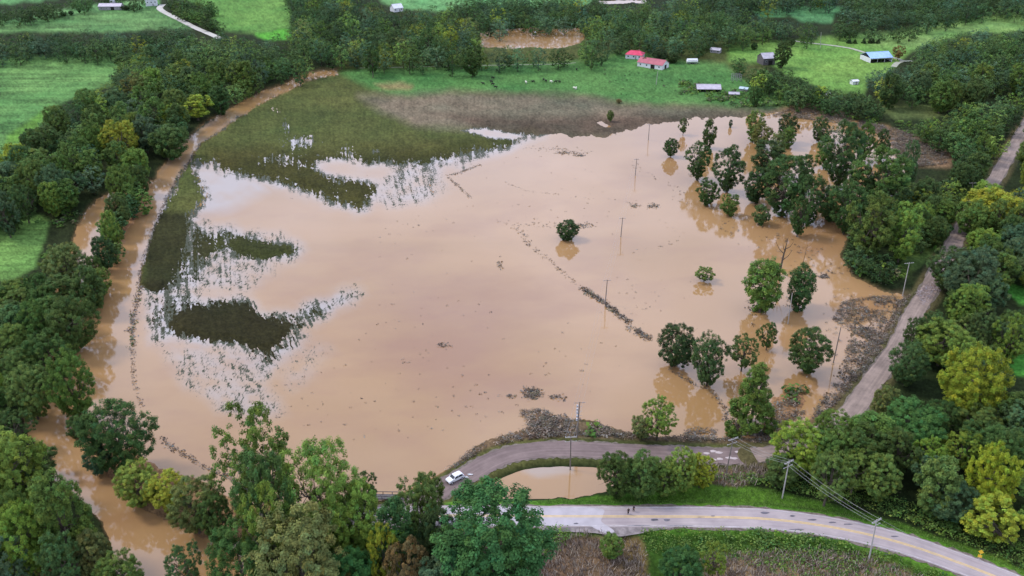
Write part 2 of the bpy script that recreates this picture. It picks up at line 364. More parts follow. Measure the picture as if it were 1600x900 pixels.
# raster of outlines, 3 px apart, extended past the picture
RX = np.arange(-320, 1930, 3.0); RY = np.arange(-180, 1120, 3.0)
GX, GY = np.meshgrid(RX, RY)
def sample(R, x, y):
    fx = np.clip((x - RX[0]) / 3.0, 0, len(RX) - 1.001); fy = np.clip((y - RY[0]) / 3.0, 0, len(RY) - 1.001)
    i = fx.astype(int); j = fy.astype(int); fx = fx - i; fy = fy - j
    return (R[j, i] * (1 - fx) + R[j, i + 1] * fx) * (1 - fy) + (R[j + 1, i] * (1 - fx) + R[j + 1, i + 1] * fx) * fy
WJ = fbm(GX / 22, GY / 14, 5, 3)                      # wobble so that shores are not smooth curves
def S_(poly, wob=3.0): return sdf(poly, GX + WJ * wob, GY + fbm(GX / 19, GY / 12, 91, 3) * wob)
LV = np.clip(-S_(W_ALL, 4) / 4.0, -1, 1)
fd = S_(FIELD, 5)
west = np.clip((330 - GX) / 60, 0, 1)
soft = 15 - 9 * np.clip((GX - 800) / 60, 0, 1) - 11 * np.clip((258 + np.clip(300 - GY, 0, 80) * .7 + np.clip(250 - GY, 0, 200) * 1.3 - GX) / 14 + .5, 0, 1)
LV = np.maximum(LV, np.clip(fd / soft, -1, 1))
for poly, sf, top in ISLES: LV = np.maximum(LV, np.clip(S_(poly, 5) / sf, -1, top))
for poly, lv in SPECK:
    q = np.clip(.5 + S_(poly, 14) / 24.0, 0, 1); LV = np.where(LV < lv, LV + (lv - LV) * q, LV)
for poly, sf, top in BANKS: LV = np.maximum(LV, np.clip(S_(poly, 5) / sf, -1, top))
for poly, sf in CARVE: LV = np.minimum(LV, np.clip(-S_(poly, 2.5) / sf, -1, 1))
WETS = [(472, 222, 34, 13, 1.15), (448, 196, 10, 14, 1.0), (430, 172, 8, 6, .8), (440, 250, 50, 13, .8), (515, 262, 60, 10, .55), (540, 235, 14, 9, .8), (585, 236, 24, 5, .8), (525, 292, 24, 24, .55),
        (275, 300, 24, 6, .35), (255, 330, 8, 20, .5), (238, 395, 6, 30, .5), (620, 137, 1, 1, 0)]
for cx, cy, rx, ry, am in WETS: LV = LV - am * np.exp(-((GX - cx) / rx) ** 2 - ((GY - cy) / ry) ** 2)
XW, YW = Pn(GX, GY)
RD = [road_dist(l, XW, YW) for l, hw, z in ROADS]

# ground colours: (outline, colour, edge softness in px)
G = lambda r, g, b: lin(r, g, b) * np.array([.86, .78, .68])
COVER = [
    ([(-400, -300), (2400, -300), (2400, 1400), (-400, 1400)], G(42, 54, 30), 1),                       # wood floor
    (W_ALL, G(150, 122, 92), 4),                                                                         # mud
    (FIELD, G(82, 93, 52), 3),
    ([(225, 330), (480, 345), (560, 440), (570, 480), (480, 600), (460, 670), (320, 650), (230, 560)], G(54, 58, 34), 6),
    ([(528, 112), (560, 108), (640, 106), (780, 104), (870, 100), (940, 93), (985, 78), (1050, 96), (1130, 100), (1180, 140), (1240, 165), (1180, 172), (1080, 168), (980, 163), (900, 150), (800, 146), (700, 146), (640, 152), (590, 143), (550, 128)], G(82, 130, 72), 5),
    ([(560, 150), (640, 150), (700, 145), (900, 151), (980, 163), (1080, 170), (1180, 172), (1240, 165), (1250, 178), (1160, 186), (1055, 190), (960, 212), (900, 214), (820, 212), (740, 204), (650, 200), (600, 178)], G(116, 112, 97), 9),
    ([(700, 182), (900, 186), (1000, 180), (1160, 178), (1160, 188), (1050, 194), (960, 215), (820, 214), (740, 200)], G(94, 84, 73), 7),
    ([(585, 132), (620, 129), (645, 134), (640, 140), (600, 139)], G(150, 140, 100), 4),
    ([(330, 235), (470, 235), (620, 232), (760, 222), (830, 212), (830, 250), (650, 275), (570, 340), (400, 300), (310, 275)], G(66, 68, 35), 16),
    ([(225, 440), (470, 440), (470, 570), (225, 560)], G(50, 50, 30), 8),
    ([(330, 360), (480, 365), (480, 415), (330, 415)], G(56, 64, 34), 8),
    ([(0 - 400, 90), (60, 89), (210, 90), (260, 93), (185, 105), (178, 130), (130, 150), (95, 165), (50, 212), (0, 250), (-400, 300)], G(96, 142, 82), 4),
    ([(6, 232), (12, 214), (50, 188), (78, 168), (80, 178), (56, 204), (30, 226)], G(100, 150, 66), 3),
    ([(-400, 36), (40, 32), (110, 27), (200, 14), (250, 18), (290, 36), (300, 46), (180, 52), (60, 52), (-400, 56)], G(96, 140, 86), 3),
    ([(-400, -4), (60, -5), (90, 2), (50, 6), (0, 9), (-400, 12)], G(96, 150, 96), 2), ([(25, 30), (100, 16), (170, 8), (250, 0), (250, 14), (190, 14), (110, 26), (40, 33)], G(110, 160, 104), 2),
    ([(285, 2), (440, -10), (455, 20), (455, 46), (400, 54), (345, 48), (325, 30), (335, 14)], G(98, 146, 74), 3),
    ([(398, 54), (455, 47), (458, 62), (415, 64)], G(96, 176, 66), 2),
    ([(555, -12), (700, -12), (830, -8), (925, 0), (920, 10), (830, 14), (750, 10), (700, 22), (640, 18), (600, 6)], G(104, 160, 104), 3),
    ([(1055, 32), (1075, 32), (1075, 48), (1055, 46)], G(96, 170, 80), 2),
    ([(1140, 75), (1185, 70), (1240, 66), (1340, 56), (1400, 62), (1445, 44), (1500, 33), (1600, 28), (1700, 24), (1700, 52), (1600, 50), (1540, 52), (1480, 62), (1440, 70), (1400, 100), (1380, 122), (1355, 128), (1350, 150), (1300, 145), (1260, 130), (1230, 118), (1200, 100), (1135, 98)], G(112, 156, 78), 4),
    ([(1340, 60), (1445, 46), (1500, 35), (1640, 27), (1640, 50), (1540, 50), (1470, 62), (1430, 80), (1400, 78), (1360, 70)], G(124, 164, 96), 6),
    ([(1175, 18), (1210, 12), (1300, 11), (1345, 14), (1352, 17), (1305, 22), (1300, 38), (1270, 38), (1230, 28), (1190, 28)], G(84, 138, 92), 2),
    ([(1370, 166), (1440, 163), (1490, 165), (1475, 178), (1450, 188), (1400, 188), (1380, 180)], G(92, 108, 66), 4),
    ([(1190, 150), (1250, 160), (1250, 170), (1180, 170)], G(90, 128, 72), 4),
    ([(1200, 178), (1245, 162), (1300, 174), (1350, 190), (1400, 205), (1440, 218), (1488, 240), (1484, 262), (1420, 264), (1388, 215), (1300, 186), (1240, 180)], G(134, 112, 90), 4),
    ([(-400, 345), (60, 338), (78, 348), (70, 380), (55, 420), (20, 440), (-400, 450)], G(98, 142, 76), 4),
    ([(1300, 455), (1425, 460), (1440, 470), (1360, 590), (1260, 675), (1200, 690), (1280, 620), (1320, 540)], G(112, 96, 78), 6),
    ([(690, 745), (760, 690), (850, 650), (960, 670), (1200, 684), (1200, 700), (900, 692), (800, 696), (730, 730)], G(112, 98, 78), 4),
    ([(930, 780), (1100, 760), (1200, 768), (1290, 790), (1400, 820), (1560, 875), (1650, 920), (1600, 930), (1520, 885), (1370, 815), (1250, 797), (1100, 792), (840, 792), (800, 800), (790, 792), (860, 785)], G(88, 132, 46), 3),
    ([(800, 822), (1000, 832), (1100, 824), (1250, 830), (1350, 852), (1480, 900), (1560, 940), (1300, 980), (800, 980)], G(58, 88, 32), 4),
    ([(835, 845), (930, 835), (1000, 850), (1010, 980), (820, 980)], G(128, 108, 88), 8), ([(1100, 872), (1250, 866), (1360, 872), (1420, 900), (1420, 980), (1100, 980)], G(146, 128, 100), 8),
    ([(1108, 726), (1185, 724), (1195, 750), (1150, 764), (1110, 755)], G(136, 116, 96), 4), ([(965, 836), (1000, 836), (1010, 870), (1015, 930), (970, 930), (975, 870)], G(128, 108, 74), 5),
    ([(1405, 395), (1432, 372), (1475, 372), (1475, 392), (1430, 425), (1410, 440)], G(92, 116, 62), 3), ([(1455, 378), (1472, 374), (1472, 390), (1455, 394)], G(100, 160, 60), 2),
    ([(1565, 448), (1640, 448), (1640, 480), (1590, 478)], G(84, 158, 66), 3), ([(1562, 550), (1640, 548), (1640, 595), (1585, 590)], G(84, 158, 66), 3),
    ([(0, 780), (40, 800), (90, 860), (110, 960), (-200, 960), (-200, 800)], G(104, 92, 68), 10),
    ([(1530, 270), (1560, 245), (1550, 300), (1500, 345), (1490, 330)], G(80, 110, 50), 4),
]
COL = np.zeros(GX.shape + (3,))
for poly, c, sf in COVER:
    a = np.clip(.5 + S_(poly, 3.5) / (2.0 * sf), 0, 1)[..., None]; COL = COL * (1 - a) + c * a
# verges beside the roads
for (l, hw, z), d, vc in zip(ROADS, RD, (G(84, 130, 46), G(86, 92, 54), G(98, 94, 66))):
    a = np.clip((hw + 2.6 - d) / 1.2, 0, 1)[..., None]; COL = COL * (1 - a) + vc * a

def cols_fine(lo, hi, f0, f1, step, growth=1.35):
    a = list(np.arange(f0, f1 + step, step)); s = step
    while a[-1] < hi: s *= growth; a.append(a[-1] + s)
    s = step
    while a[0] > lo: s *= growth; a.insert(0, a[0] - s)
    return np.array(a)
cx = cols_fine(-2600, 4200, -30, 1630, 1.25)
cy = cols_fine(-258.5, 1500, -12, 930, 1.25, 1.25)
cy = cy[cy > -261.5]; cy[0] = max(cy[0], -261.5) if cy[0] < -200 else cy[0]
if cy[0] > -258: cy = np.insert(cy, 0, -260.5)
VX, VY = np.meshgrid(cx, cy)
lv = sample(LV, VX, VY)
WXf, WYf = Pn(VX, VY)
# crop rows: lines that run away from the camera and bend with the field edge
bend = .45 * np.clip(VY - 470, 0, 200) * np.clip((VX - 320) / 90, 0, 1) + .25 * np.clip(VY - 260, 0, 80) * np.clip((VX - 540) / 60, 0, 1) * (VY < 345)
rs = VX - bend
streak = .5 * vnoise(rs / 2.4, VY / 20, 3) + .55 * vnoise(rs / 1.5, VY / 4, 4) + 1.25 * vnoise(VX / 1.35, VY / 1.25, 6) + .25 * vnoise(rs / 7.5, VY / 60, 8) + .3 * vnoise(VX / 5, VY / 4, 12)
fieldw = np.clip(.5 + (sample(np.where(np.abs(GX - 500) < 400, 1.0, 0.0) * np.where(GY > 150, 1.0, 0.0) * np.where(GY < 680, 1.0, 0.0), VX, VY) - .5), 0, 1) * np.clip((860 - VX) / 60, 0, 1)
rough = .32 * vnoise(VX / 3.5, VY / 2.2, 21) + .22 * vnoise(VX / 9, VY / 5, 22) + .2 * vnoise(VX / 2, VY / 1.6, 23)
ns = streak * fieldw + rough * (1 - fieldw)
tram = (np.abs(((rs / 10.5) % 1) - .5) < .10) & (fieldw > .5) & (vnoise(rs / 10.5, VY / 40, 44) > .05) & (lv < .95)
hn = np.where(lv > -.98, lv - .12 * fieldw + ns * (.72 - .32 * fieldw) * np.clip(1.3 - np.abs(lv) * .45, 0, 1), lv)
hn = np.where(lv > .985, np.maximum(hn, .25), hn); hn = np.where(tram, hn - .45 * np.clip(1.2 - lv, 0, 1), hn)
ZF = hn * .3
ZF = np.where(lv > .8, ZF + (lv - .8) * 1.5, ZF)
far = np.clip((WYf - 560) / 500, 0, 1)
und = fbm(WXf / 210, WYf / 210, 31, 3)
ZF = ZF + np.where(lv > .5, far * (1.5 + 2.5 * und) + .06 * vnoise(WXf / 1.3, WYf / 1.3, 9), 0)
for (l, hw, z), R in zip(ROADS, RD):
    d = sample(R, VX, VY) + .35 * fbm(WXf / 3, WYf / 3, 77, 2)
    bank = (z - .05) - np.clip(d - hw - 1.0, 0, 99) * .5
    ZF = np.where(d < hw + 1.0, z - .12, np.where(bank > ZF, np.maximum(bank, ZF), ZF))
NYr, NXr = VX.shape
V = np.stack([WXf, WYf, ZF], -1).reshape(-1, 3)
ii = np.arange(NYr * NXr).reshape(NYr, NXr)
F = np.stack([ii[:-1, :-1], ii[1:, :-1], ii[1:, 1:], ii[:-1, 1:]], -1).reshape(-1, 4)
tint = np.stack([sample(COL[..., k], VX, VY) for k in range(3)], -1)
corn = inside([(-400, 90), (260, 93), (180, 130), (50, 212), (0, 250), (-400, 300)], VX, VY) | inside([(-400, 345), (78, 345), (55, 430), (-400, 450)], VX, VY) | inside([(-400, 30), (300, 14), (300, 50), (-400, 60)], VX, VY)
grain = 1 + .28 * vnoise(VX / 2.1, VY / 1.5, 51) + .14 * vnoise(VX / 7, VY / 4, 52) + np.where(corn, .26 * vnoise(VX / 60 + VY / 30, VY / 1.9, 53) + .2 * vnoise(VX / 90, VY / 7, 54), 0) + .10 * fieldw * vnoise(rs / 2.4, VY / 30, 3)
mott = fbm(WXf / 26, WYf / 26, 61, 4)
tint = tint * np.clip(grain, .4, 1.8)[..., None]
tint = tint * (1 + np.stack([.38 * mott, .2 * mott, .22 * mott], -1))
tint = np.clip(tint, .004, .9).reshape(-1, 3)
ground = link('ground', arr_mesh('ground', V, F, tint, smooth=True), M_ground); tag(ground, kind='structure')

wx = np.concatenate([[-1500, -900, -500], np.arange(-300, 198, 6.0), np.arange(198, 870, 1.8), np.arange(870, 1900, 6.0), [2400, 3200]]); wy = np.concatenate([[-150, -100], np.arange(-80, 180, 6.0), np.arange(180, 690, 2.2), np.arange(690, 1100, 6.0), [1300]])
wX, wY = np.meshgrid(wx, wy); lvw = sample(LV, wX, wY); acc_ = 0
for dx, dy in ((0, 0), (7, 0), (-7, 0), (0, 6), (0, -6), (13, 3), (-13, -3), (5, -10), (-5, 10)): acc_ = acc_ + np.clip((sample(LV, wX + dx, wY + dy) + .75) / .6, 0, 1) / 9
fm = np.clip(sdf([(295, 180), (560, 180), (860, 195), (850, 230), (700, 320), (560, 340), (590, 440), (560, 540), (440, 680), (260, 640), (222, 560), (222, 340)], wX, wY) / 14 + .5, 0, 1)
sh = acc_ * fm * np.clip(.9 + .7 * fbm(wX / 22, wY / 12, 87, 3), .2, 1)  # how strongly the painted sky sheen whitens the water
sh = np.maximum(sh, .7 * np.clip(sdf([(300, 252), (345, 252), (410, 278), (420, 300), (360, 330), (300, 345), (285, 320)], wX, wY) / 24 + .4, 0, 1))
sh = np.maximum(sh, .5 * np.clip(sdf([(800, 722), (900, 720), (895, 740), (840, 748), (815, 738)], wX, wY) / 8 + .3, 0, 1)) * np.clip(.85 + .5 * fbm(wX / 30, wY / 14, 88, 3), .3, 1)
bw = .45 * np.clip(wY - 470, 0, 200) * np.clip((wX - 320) / 90, 0, 1) + .25 * np.clip(wY - 260, 0, 80) * np.clip((wX - 540) / 60, 0, 1) * (wY < 345)
rw_ = wX - bw; stw = .6 * vnoise(rw_ / 3.0, wY / 20, 3) + .35 * vnoise(rw_ / 2.4, wY / 6, 4) + .5 * vnoise(wX / 5, wY / 4, 12) + .3 * vnoise(rw_ / 12, wY / 60, 8)
lw = sample(LV, wX, wY); gr = np.clip((lw + .93) / 1.0, 0, 1) ** .85; gr = gr * np.clip((lw + .99) * 30, 0, 1) * (.72 + .75 * stw) + .15 * gr; gr = np.clip(gr * np.clip(fm * 1.2, 0, 1), 0, 1)
silt = np.clip(1.05 * np.exp(-((wX - 720) / 150) ** 2 - ((wY - 520) / 110) ** 2) + .7 * fbm(wX / 110 + wY / 160, wY / 30, 97, 5), 0, 1)
pX, pY = Pn(wX, wY); ii = np.arange(wX.size).reshape(wX.shape)
fw = link('flood_water', arr_mesh('flood_water', np.stack([pX, pY, np.zeros_like(pX)], -1).reshape(-1, 3), np.stack([ii[:-1, :-1], ii[1:, :-1], ii[1:, 1:], ii[:-1, 1:]], -1).reshape(-1, 4), extra={'shallow_sheen': np.clip(sh, 0, 1).ravel(), 'drowned_grass': gr.ravel(), 'silt': silt.ravel()}, smooth=True), M_water)
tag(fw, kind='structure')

def ground_z(x, y):
    """height of the ground at world x, y"""
    px, py, _ = proj(x, y, 0.0)
    j = int(np.clip(np.searchsorted(cy, py), 1, len(cy) - 1)); i = int(np.clip(np.searchsorted(cx, px), 1, len(cx) - 1))
    return float(ZF[j, i])

M_shoulder = mat('gravel_shoulder', (.17, .14, .115), .95, .1, noise=.35, scale=1.5)
strip('road_shoulder', LA, ZA - .05, 3.85, M_shoulder, jitter=.9); strip('road_shoulder', LB, ZB - .05, 3.4, M_shoulder, jitter=.9); strip('road_shoulder', LC, ZC - .05, 3.1, M_shoulder, jitter=.9)
roadA = strip('main_road', LA, ZA, 3.35, M_roadA, jitter=.25)
M_yellow = mat('yellow_line_paint', (.62, .44, .2), .7, .2, noise=.15, scale=1.0)
strip('centre_line', LA, ZA + .03, .13, M_yellow, roadA, off=.2); strip('centre_line', LA, ZA + .03, .13, M_yellow, roadA, off=-.2)
M_edge = mat('faded_white_paint', (.55, .52, .52), .7, .2, noise=.3, scale=1.5)
strip('edge_line', LA, ZA + .03, .06, M_edge, roadA, off=2.95); strip('edge_line', LA, ZA + .03, .06, M_edge, roadA, off=-2.95)
roadB = strip('side_road', LB, ZB, 3.0, M_roadB, jitter=.5)
roadC = strip('country_road', LC, ZC + .01, 2.7, M_roadC, jitter=.6)
def flat_patch(name, px, z, m, n=6, kind='structure', thick=0.0):
    pts = [P(a, b, z) for a, b in smooth_line(px, n, True)]
    b = MB(); b.add(pts, [tuple(range(len(pts)))[::-1]])
    o = b.build(name, m); o['kind'] = kind
    for p in o.data.polygons:
        if p.normal.z < 0: p.flip()
    return o
M_gravel = mat('wet_gravel', (.24, .205, .2), .9, .15, noise=.35, scale=.9)
M_concrete = mat('pale_worn_concrete', (.44, .40, .42), .8, .2, noise=.12, scale=.4)
flat_patch('pull_off', [(846, 821), (900, 820), (960, 821), (1015, 821), (1060, 822), (1020, 830), (985, 836), (965, 838), (930, 833), (890, 831), (850, 830)], ZA - .035, M_gravel)
flat_patch('concrete_patch', [(700, 793.5), (840, 793.5), (935, 794), (942, 806), (940, 815), (960, 830), (945, 833), (930, 826), (915, 821.5), (850, 820.5), (700, 819)], ZA + .012, M_concrete)
M_dirt = mat('trodden_dirt', (.26, .2, .14), .95, .1, noise=.3, scale=.8)
M_patch = mat('tar_patch', (.13, .12, .14), .7, .3, noise=.3, scale=1)
pp = []
for (x, y, a, b) in ((1023, 812, 8, 2.2), (1042, 812.5, 6, 1.8), (1095, 808, 8, .9), (1114, 806.5, 4, 2), (1195, 801, 8, 2), (1238, 806, 5, 1.5), (1270, 812, 8, 1.6), (1300, 816, 7, 1.4), (1325, 819, 8, 1.2), (1245, 827, 12, .9), (1180, 826, 14, .6), (1398, 838, 8, 1.1), (1390, 866, 12, .8), (900, 818, 4, 1.5), (1000, 821, 22, .8), (1060, 821, 24, .7)):
    ring = [(x + a * math.cos(t) * random.uniform(.6, 1.1), y + b * math.sin(t) * random.uniform(.6, 1.1)) for t in np.linspace(0, 2 * math.pi, 11)[:-1]]
    pts = [P(q[0], q[1], ZA + .02) for q in ring]; bb = MB(); bb.add(pts, [tuple(range(10))])
    o = bb.build('tar_patch', M_patch, roadA)
    for p in o.data.polygons:
        if p.normal.z < 0: p.flip()
# farm lanes far off
def lane(name, px, half, m):
    pts = [tuple(P(a, b, 0)) for a, b in smooth_line(px, 6)]
    pts = [(p[0], p[1], ground_z(p[0], p[1]) + .12) for p in pts]
    V = []; F = []; 
    for i, p in enumerate(pts):
        a = Vector(pts[max(i - 1, 0)]); b = Vector(pts[min(i + 1, len(pts) - 1)]); t = (b - a).normalized(); n = Vector((-t.y, t.x, 0)).normalized()
        for s in (-1, 1): q = Vector(p) + n * half * s; V.append((q.x, q.y, p[2]))
    F = [(2 * i, 2 * i + 2, 2 * i + 3, 2 * i + 1) for i in range(len(pts) - 1)]
    o = link(name, arr_mesh(name, np.array(V), np.array(F)), m); tag(o, kind='structure'); return o
M_lane = mat('pale_gravel', (.5, .47, .42), .9, .1, noise=.15, scale=.5)
M_lanedull = mat('dull_gravel', (.36, .36, .28), .9, .1, noise=.15, scale=.5)
lane('farm_lane', [(255, 10), (250, 16), (262, 24), (285, 35), (305, 45), (322, 52), (345, 62)], 2.6, M_lane)
lane('farm_track', [(1240, 66), (1262, 69), (1290, 72), (1325, 77), (1350, 84), (1372, 92), (1395, 92), (1412, 97), (1425, 97)], 1.6, M_lanedull)
lane('farm_track', [(1412, 96), (1402, 100), (1396, 106)], 1.8, M_lanedull)
lane('field_track', [(560, 108), (640, 106.5), (700, 105), (780, 103.5), (860, 102), (900, 100)], .45, M_lanedull)

# ------------------------------------------------------------------ trees
TONES = {'dark': (.064, .112, .030), 'deep': (.042, .078, .026), 'mid': (.105, .170, .036), 'fresh': (.165, .245, .038), 'lime': (.25, .295, .032), 'yellow': (.27, .30, .028),
         'blue': (.078, .138, .058), 'olive': (.135, .162, .045), 'rust': (.165, .125, .045), 'emerald': (.052, .135, .036)}
TWORD = {'dark': 'dark green', 'deep': 'blackish green', 'mid': 'mid green', 'fresh': 'fresh green', 'lime': 'lime green', 'yellow': 'yellow green', 'blue': 'bluish green', 'olive': 'dull olive', 'rust': 'brownish green', 'emerald': 'emerald green'}
def leaves(cent, sig, per, size, outc, r, flat=.75, upw=.7):
    """leaf faces in clumps round the points cent; returns vertices and tint"""
    n = len(cent); k = per
    c = np.repeat(cent, k, 0)
    off = r.normal(size=(n * k, 3)); off /= np.linalg.norm(off, axis=1)[:, None] + 1e-9
    off *= (r.random((n * k, 1)) ** .45) * sig; off[:, 2] *= flat
    p = c + off
    nrm = off / (sig + 1e-9) * .9 + (p - outc) / (np.linalg.norm(p - outc, axis=1)[:, None] + 1e-9) * .5 + np.array([0, 0, upw]) + r.normal(size=p.shape) * .34
    nrm /= np.linalg.norm(nrm, axis=1)[:, None]
    a = np.cross(nrm, r.normal(size=p.shape)); a /= np.linalg.norm(a, axis=1)[:, None] + 1e-9
    b = np.cross(nrm, a)
    s = size * r.uniform(.55, 1.25, (n * k, 1)); e = r.uniform(.5, .8, (n * k, 1))
    V = np.stack([p - a * s * .5, p + b * s * .5 * e, p + a * s * .5, p - b * s * .5 * e], 1).reshape(-1, 3)
    cv = np.repeat(r.uniform(.66, 1.34, n), k) * r.uniform(.82, 1.2, n * k)  # random leaf tone per clump, spread widened to imitate light and shade in crowns
    hue = np.repeat(r.normal(0, .07, n), k) + r.normal(0, .04, n * k)
    t = np.stack([cv * (1 + hue * 1.4), cv, cv * (1 - hue)], 1)
    return V, np.repeat(t, 4, 0)
def crown_points(form, R, H, base, ncl, r):
    """clump centres of a crown of radius R between heights base and H; plus lobe centres"""
    lob = []; hc = (H - base); hh = hc / 2; zc = base + hh
    nl, lr = {'round': (22, .36), 'broad': (26, .32), 'tall': (20, .40), 'open': (20, .25), 'ragged': (24, .27), 'cone': (18, .40), 'shrub': (14, .42)}[form]
    for i in range(nl):
        if form == 'cone':
            t = (i + .5) / nl; rad = R * (1 - t) ** .7 * .66; a = i * 2.4
            lob.append((rad * math.cos(a), rad * math.sin(a), base + hc * (.08 + t * .84), max(R * lr * (1 - t * .6), .25 * R))); continue
        z = 1 - 2 * (i + .5) / nl; a = i * 2.39996 + r.uniform(-.4, .4); rr = math.sqrt(1 - z * z)
        k = r.uniform(.6, .78) if form not in ('open', 'ragged') else r.uniform(.5, .92)
        if form == 'ragged': rr *= r.uniform(.7, 1.1)
        if z < 0 and form != 'shrub': rr *= 1 + .35 * z
        if z > 0 and form == 'tall': rr *= 1 - .2 * z
        q = R * lr * r.uniform(.75, 1.25)
        lob.append((R * k * rr * math.cos(a), R * k * rr * math.sin(a), zc + z * (hh - q * .8) + r.uniform(-.04, .04) * hc, q))
    lob = np.array(lob)
    w_ = lob[:, 3] ** 2; w_ /= w_.sum(); idx = r.choice(len(lob), ncl, p=w_)
    L_ = lob[idx]; d = r.normal(size=(ncl, 3)); out = (L_[:, :3] - np.array([0, 0, zc])) / np.array([R, R, hh]); d += out * .9
    d /= np.linalg.norm(d, axis=1)[:, None]
    c = L_[:, :3] + d * L_[:, 3:4] * r.uniform(.72, 1.14, (ncl, 1))
    c[:, 2] = np.clip(c[:, 2], max(base * .7, .25), H)
    return c, lob
def quadF(n): return np.arange(n * 4).reshape(-1, 4)
def tree_meshes(kind, form, R, H, base, ncl, per, leaf, sig, seed, nlimb=8, bare=0):
    r = np.random.default_rng(seed); c, lob = crown_points(form, R, H, base, ncl, r)
    V, t = leaves(c, sig, per, leaf, np.array([0, 0, base + (H - base) * .35]), r)
    crown = arr_mesh(kind + '_crown', V, quadF(len(V) // 4), t)
    m = MB(); tr = max(.12, H * .022); top = base + (H - base) * .6
    lean = Vector((r.uniform(-.4, .4), r.uniform(-.4, .4), 0))
    pts = [Vector((0, 0, -.6)), Vector((0, 0, H * .12)), lean * .4 + Vector((0, 0, H * .35)), lean + Vector((0, 0, top))]
    m.tube(pts, [tr * 1.35, tr, tr * .8, tr * .35], 8)
    for k in range(nlimb):
        q = lob[int(r.integers(len(lob)))]; s = pts[1].lerp(pts[3], r.uniform(.25, .85)); e = Vector(q[:3])
        mid = s.lerp(e, .55) + Vector((0, 0, -.06 * H)); m.tube([s, mid, e], [tr * .45, tr * .28, tr * .08], 5)
        for _ in range(2):
            e2 = e + Vector(r.normal(size=3)) * q[3] * .8; m.tube([mid, mid.lerp(e2, .6) + Vector((0, 0, -.2)), e2], [tr * .2, tr * .12, tr * .04], 4)
    me = bpy.data.meshes.new(kind + '_trunk'); me.from_pydata(m.v, [], m.f); me.update()
    return crown, me
# prototypes: all 10 m high, crown radius 4 m (scaled per tree)
FORMS = {
    'round': [tree_meshes('round', 'round', 4.3, 10, .8, 420, 50, .33, .60, 11 + s) for s in range(4)],
    'broad': [tree_meshes('broad', 'broad', 5.0, 10, 1.0, 520, 50, .31, .60, 31 + s) for s in range(4)],
    'tall': [tree_meshes('tall', 'tall', 3.2, 10, .7, 340, 46, .31, .52, 51 + s) for s in range(3)],
    'open': [tree_meshes('open', 'open', 4.5, 10, 1.6, 240, 42, .34, .52, 71 + s, nlimb=16) for s in range(4)],
    'ragged': [tree_meshes('ragged', 'ragged', 4.2, 10, .7, 350, 44, .33, .52, 131 + s, nlimb=16) for s in range(5)],
    'cone': [tree_meshes('cone', 'cone', 3.4, 10, .2, 380, 44, .32, .52, 91 + s) for s in range(2)],
    'shrub': [tree_meshes('shrub', 'shrub', 5.5, 7.5, .1, 340, 44, .44, .75, 111 + s, nlimb=5) for s in range(3)],
}
FINE = {   # finer leaves for the trees nearest the camera
    'round': [tree_meshes('round', 'round', 4.3, 10, .8, 560, 72, .22, .44, 211 + s, nlimb=12) for s in range(3)],
    'broad': [tree_meshes('broad', 'broad', 5.0, 10, 1.0, 640, 72, .21, .46, 231 + s, nlimb=12) for s in range(3)],
    'open': [tree_meshes('open', 'open', 4.5, 10, 1.6, 400, 56, .22, .38, 271 + s, nlimb=20) for s in range(3)],
    'cone': [tree_meshes('cone', 'cone', 3.4, 10, .2, 560, 56, .22, .38, 291)],
    'ragged': [tree_meshes('ragged', 'ragged', 4.2, 10, .7, 520, 60, .22, .40, 331 + s, nlimb=20) for s in range(3)],
}
for fm in FINE.values():
    for cr_, tk_ in fm: cr_.materials.append(M_leaf); tk_.materials.append(M_bark)
FR = {'round': 4.3, 'broad': 5.0, 'tall': 3.2, 'open': 4.5, 'cone': 3.4, 'shrub': 5.5, 'ragged': 4.2}
FH = {'shrub': 7.5}
FWORD = {'round': 'round', 'broad': 'broad', 'tall': 'tall narrow', 'open': 'open crowned', 'cone': 'pointed', 'shrub': 'bushy', 'ragged': 'ragged'}
for fm in FORMS.values():
    for cr_, tk_ in fm: cr_.materials.append(M_leaf); tk_.materials.append(M_bark)
TREES = []        # dict per tree: p, h, r, form, tone, label, group, hand
def tone_colour(tone, r):
    c = np.array(TONES[tone]) * r.uniform(.85, 1.18); return c * np.array([r.uniform(.88, 1.14), 1, r.uniform(.85, 1.15)])
def hand(x, yb, yt, wpx, form, tone, label=None, group=None, name='tree', z=0.0):
    p = P(x, yb, z); h = max(1.5, height_for(p, yt)); rad = wpx * depth((p.x, p.y, h * .5)) / FPX / 2
    TREES.append(dict(p=(p.x, p.y, z), h=h, r=rad, form=form, tone=tone, label=label, group=group, hand=True, name=name))
H_ = hand
# standing in the flood
H_(887, 374, 343, 34, 'round', 'deep', 'lone dark round tree standing in open brown floodwater, dead middle of the flood')
H_(1100, 439, 416, 34, 'open', 'mid', 'small low tree alone in the water between the lone dark tree and the road')
H_(1187, 488, 399, 56, 'tall', 'mid', 'tall leafy tree in the flood, left of the bare dead trunk')
H_(1247, 484, 412, 46, 'tall', 'dark', 'narrow green tree in the flood, right of the bare dead trunk')
H_(1054, 572, 508, 58, 'round', 'deep', 'leftmost of the pair of dark round trees standing in the flood')
H_(1104, 603, 522, 56, 'round', 'dark', 'right-hand one of the pair of dark round trees standing in the flood')
H_(1158, 580, 524, 50, 'open', 'dark', 'thin spreading flooded tree just right of the pair of round trees')
H_(1197, 547, 503, 30, 'open', 'dark', 'small sparse tree in the flood behind the tall pointed tree')
H_(1259, 583, 515, 60, 'round', 'dark', 'round green tree alone in the water beside the debris mat')
H_(1171, 672, 566, 80, 'cone', 'mid', 'tallest full leafy tree at the flood edge, above the side road')
H_(1026, 690, 626, 64, 'open', 'fresh', 'light green spreading tree on the side road bank')
